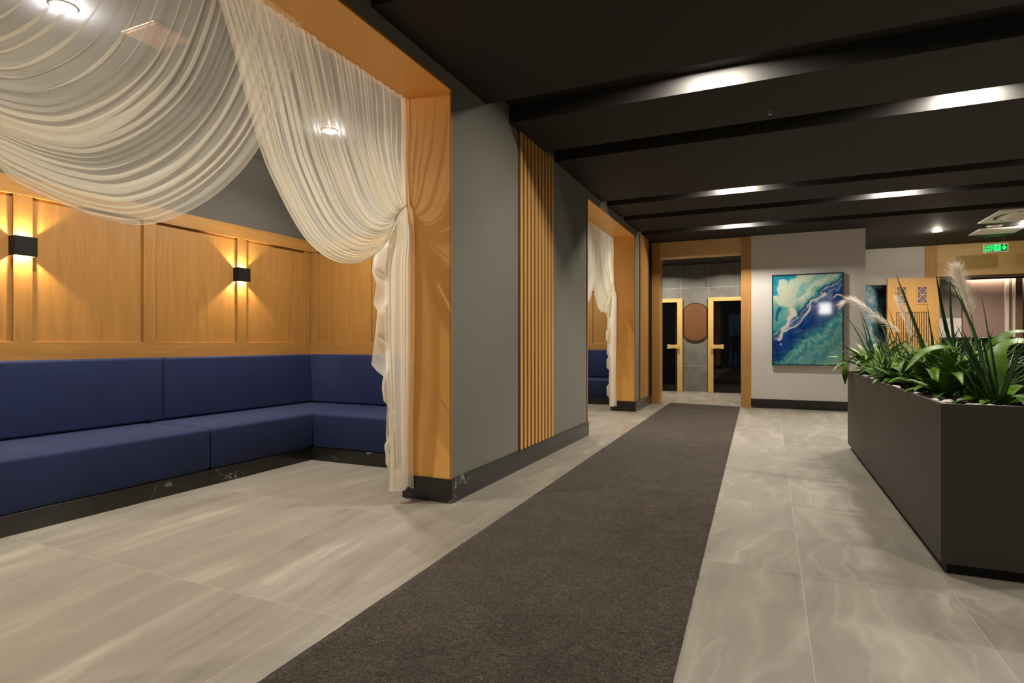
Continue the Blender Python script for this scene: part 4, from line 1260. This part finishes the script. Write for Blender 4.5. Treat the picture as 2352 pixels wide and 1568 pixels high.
def person():
    X, Y = -1.50, -1.30
    t = thing('person', (X, Y, 0), 'person in dark clothes before a bluish doorway, mirrored in the right sauna door', 'person')
    J = {}; E = []
    def j(n, p, r, par=None):
        J[n] = (len(J), V(p) + V((X, Y, 0)), r)
        if par: E.append((J[par][0], J[n][0]))
    j('pelvis', (0, 0, 0.97), (.155, .105)); j('waist', (0, 0.0, 1.12), (.135, .095), 'pelvis'); j('chest', (0, 0.005, 1.30), (.165, .11), 'waist'); j('upper', (0, 0, 1.42), (.14, .09), 'chest')
    j('neck', (0, 0.0, 1.52), (.056, .056), 'upper'); j('jaw', (0, 0.02, 1.60), (.068, .08), 'neck'); j('head', (0, 0.01, 1.68), (.075, .095), 'jaw'); j('crown', (0, 0.0, 1.745), (.055, .07), 'head')
    j('nose', (0, 0.115, 1.645), (.011, .011), 'head')
    for sg, n in ((1, 'l'), (-1, 'r')):
        j(n+'sh', (sg*.17, 0, 1.41), (.065, .06), 'upper'); j(n+'el', (sg*.235, -.02, 1.13), (.045, .045), n+'sh')
        j(n+'wr', (sg*.235, .06, .89), (.03, .026), n+'el'); j(n+'pa', (sg*.235, .085, .81), (.040, .018), n+'wr')
        for k in range(4):
            dx = (k - 1.5)*.02
            j(f'{n}f{k}a', (sg*.235 + dx, .105, .765), (.0085, .0085), n+'pa'); j(f'{n}f{k}b', (sg*.235 + dx*1.05, .105, .735 - .008*(1 - abs(k - 1.5)/1.5)), (.0075, .0075), f'{n}f{k}a')
            j(f'{n}f{k}c', (sg*.235 + dx, .095, .712 - .012*(1 - abs(k - 1.5)/1.5)), (.0065, .0065), f'{n}f{k}b')
        j(n+'t1', (sg*.195, .11, .82), (.010, .010), n+'pa'); j(n+'t2', (sg*.185, .125, .785), (.0085, .0085), n+'t1')
        j(n+'hip', (sg*.095, 0, .90), (.095, .095), 'pelvis'); j(n+'kn', (sg*.11, .01, .50), (.062, .064), n+'hip'); j(n+'an', (sg*.12, -.02, .10), (.042, .045), n+'kn')
        j(n+'he', (sg*.12, -.02, .05), (.042, .045), n+'an'); j(n+'to', (sg*.135, .14, .035), (.042, .032), n+'he')
    me = bpy.data.meshes.new('person_body'); items = sorted(J.values(), key=lambda v: v[0])
    me.from_pydata([tuple(v[1]) for v in items], E, [])
    o = bpy.data.objects.new('body', me); COL.objects.link(o)
    m = o.modifiers.new('Skin', 'SKIN'); o.modifiers.new('Sub', 'SUBSURF').levels = 2
    m.use_smooth_shade = True
    for i, v in enumerate(items):
        sv = me.skin_vertices[0].data[i]; sv.radius = v[2]; sv.use_root = (i == 0)
    dg = bpy.context.evaluated_depsgraph_get()
    m2 = bpy.data.meshes.new_from_object(o.evaluated_get(dg)); bpy.data.objects.remove(o)
    skin = plain('skin', srgb(200, 160, 136), 0.6); top = plain('dark_shirt', srgb(38, 38, 44), 0.85); leg = plain('dark_trousers', srgb(30, 32, 40), 0.85); shoe = plain('black_shoes', srgb(20, 20, 20), 0.5)
    m2.materials.clear()
    for q in (skin, top, leg, shoe): m2.materials.append(q)
    for f in m2.polygons:
        c = f.center; dx = abs(c.x - X); f.use_smooth = True
        f.material_index = 0 if c.z > 1.49 or (dx > .16 and c.z < .90 and c.z > .6) else (1 if c.z > 0.96 or (dx > .19 and c.z > .85) else (2 if c.z > .09 else 3))
    for v in m2.vertices: v.co -= V((X, Y, 0))
    b = bpy.data.objects.new('body', m2); link(b, t)
    bm = bmesh.new(); bmesh.ops.create_icosphere(bm, subdivisions=4, radius=1.0)
    for v in list(bm.verts):
        v.co = V((v.co.x*.088, v.co.y*.112, v.co.z*.105))
    bmesh.ops.delete(bm, geom=[v for v in bm.verts if v.co.z < -0.02 and v.co.y > -0.01 or v.co.z < -0.075 or (v.co.y > 0.05 and v.co.z < 0.045)], context='VERTS')
    for v in bm.verts: v.co += V((X, Y - 0.005, 1.70))
    build('hair', bm, plain('dark_hair', srgb(34, 26, 20), 0.6), t, True)
    for sg in (1, -1):
        bm = bmesh.new(); bmesh.ops.create_icosphere(bm, subdivisions=2, radius=0.011)
        for v in bm.verts: v.co += V((X + sg*.031, Y + .092, 1.665))
        build('eye', bm, plain('eye_white', srgb(220, 215, 208), 0.3), t, True)
        bm = bmesh.new(); bmesh.ops.create_icosphere(bm, subdivisions=2, radius=1)
        for v in bm.verts: v.co = V((v.co.x*.010 + X + sg*.082, v.co.y*.02 + Y + .005, v.co.z*.032 + 1.65))
        build('ear', bm, skin, t, True)
    bm = boxes(((X - .022, Y + .094, 1.602), (X + .022, Y + .103, 1.610)))
    build('mouth', bm, plain('lips', srgb(150, 88, 80), 0.5), t, bevel=0.003)
person()

# world: the building is closed, only a trace of ambient
w = bpy.data.worlds.new('World'); S.world = w; w.use_nodes = True
w.node_tree.nodes['Background'].inputs[0].default_value = (0.5, 0.5, 0.52, 1)
w.node_tree.nodes['Background'].inputs[1].default_value = 0.05

# ------------------------------------------------------------------ view
vs = S.view_settings
S.display_settings.display_device = 'sRGB'
vs.view_transform = 'Standard'; vs.look = 'None'; vs.exposure = 0.0; vs.gamma = 1.0
vs.use_curve_mapping = False
S.cycles.max_bounces = 10
S.cycles.transparent_max_bounces = 24
S.cycles.sample_clamp_indirect = 6.0
S.cycles.use_denoising = True
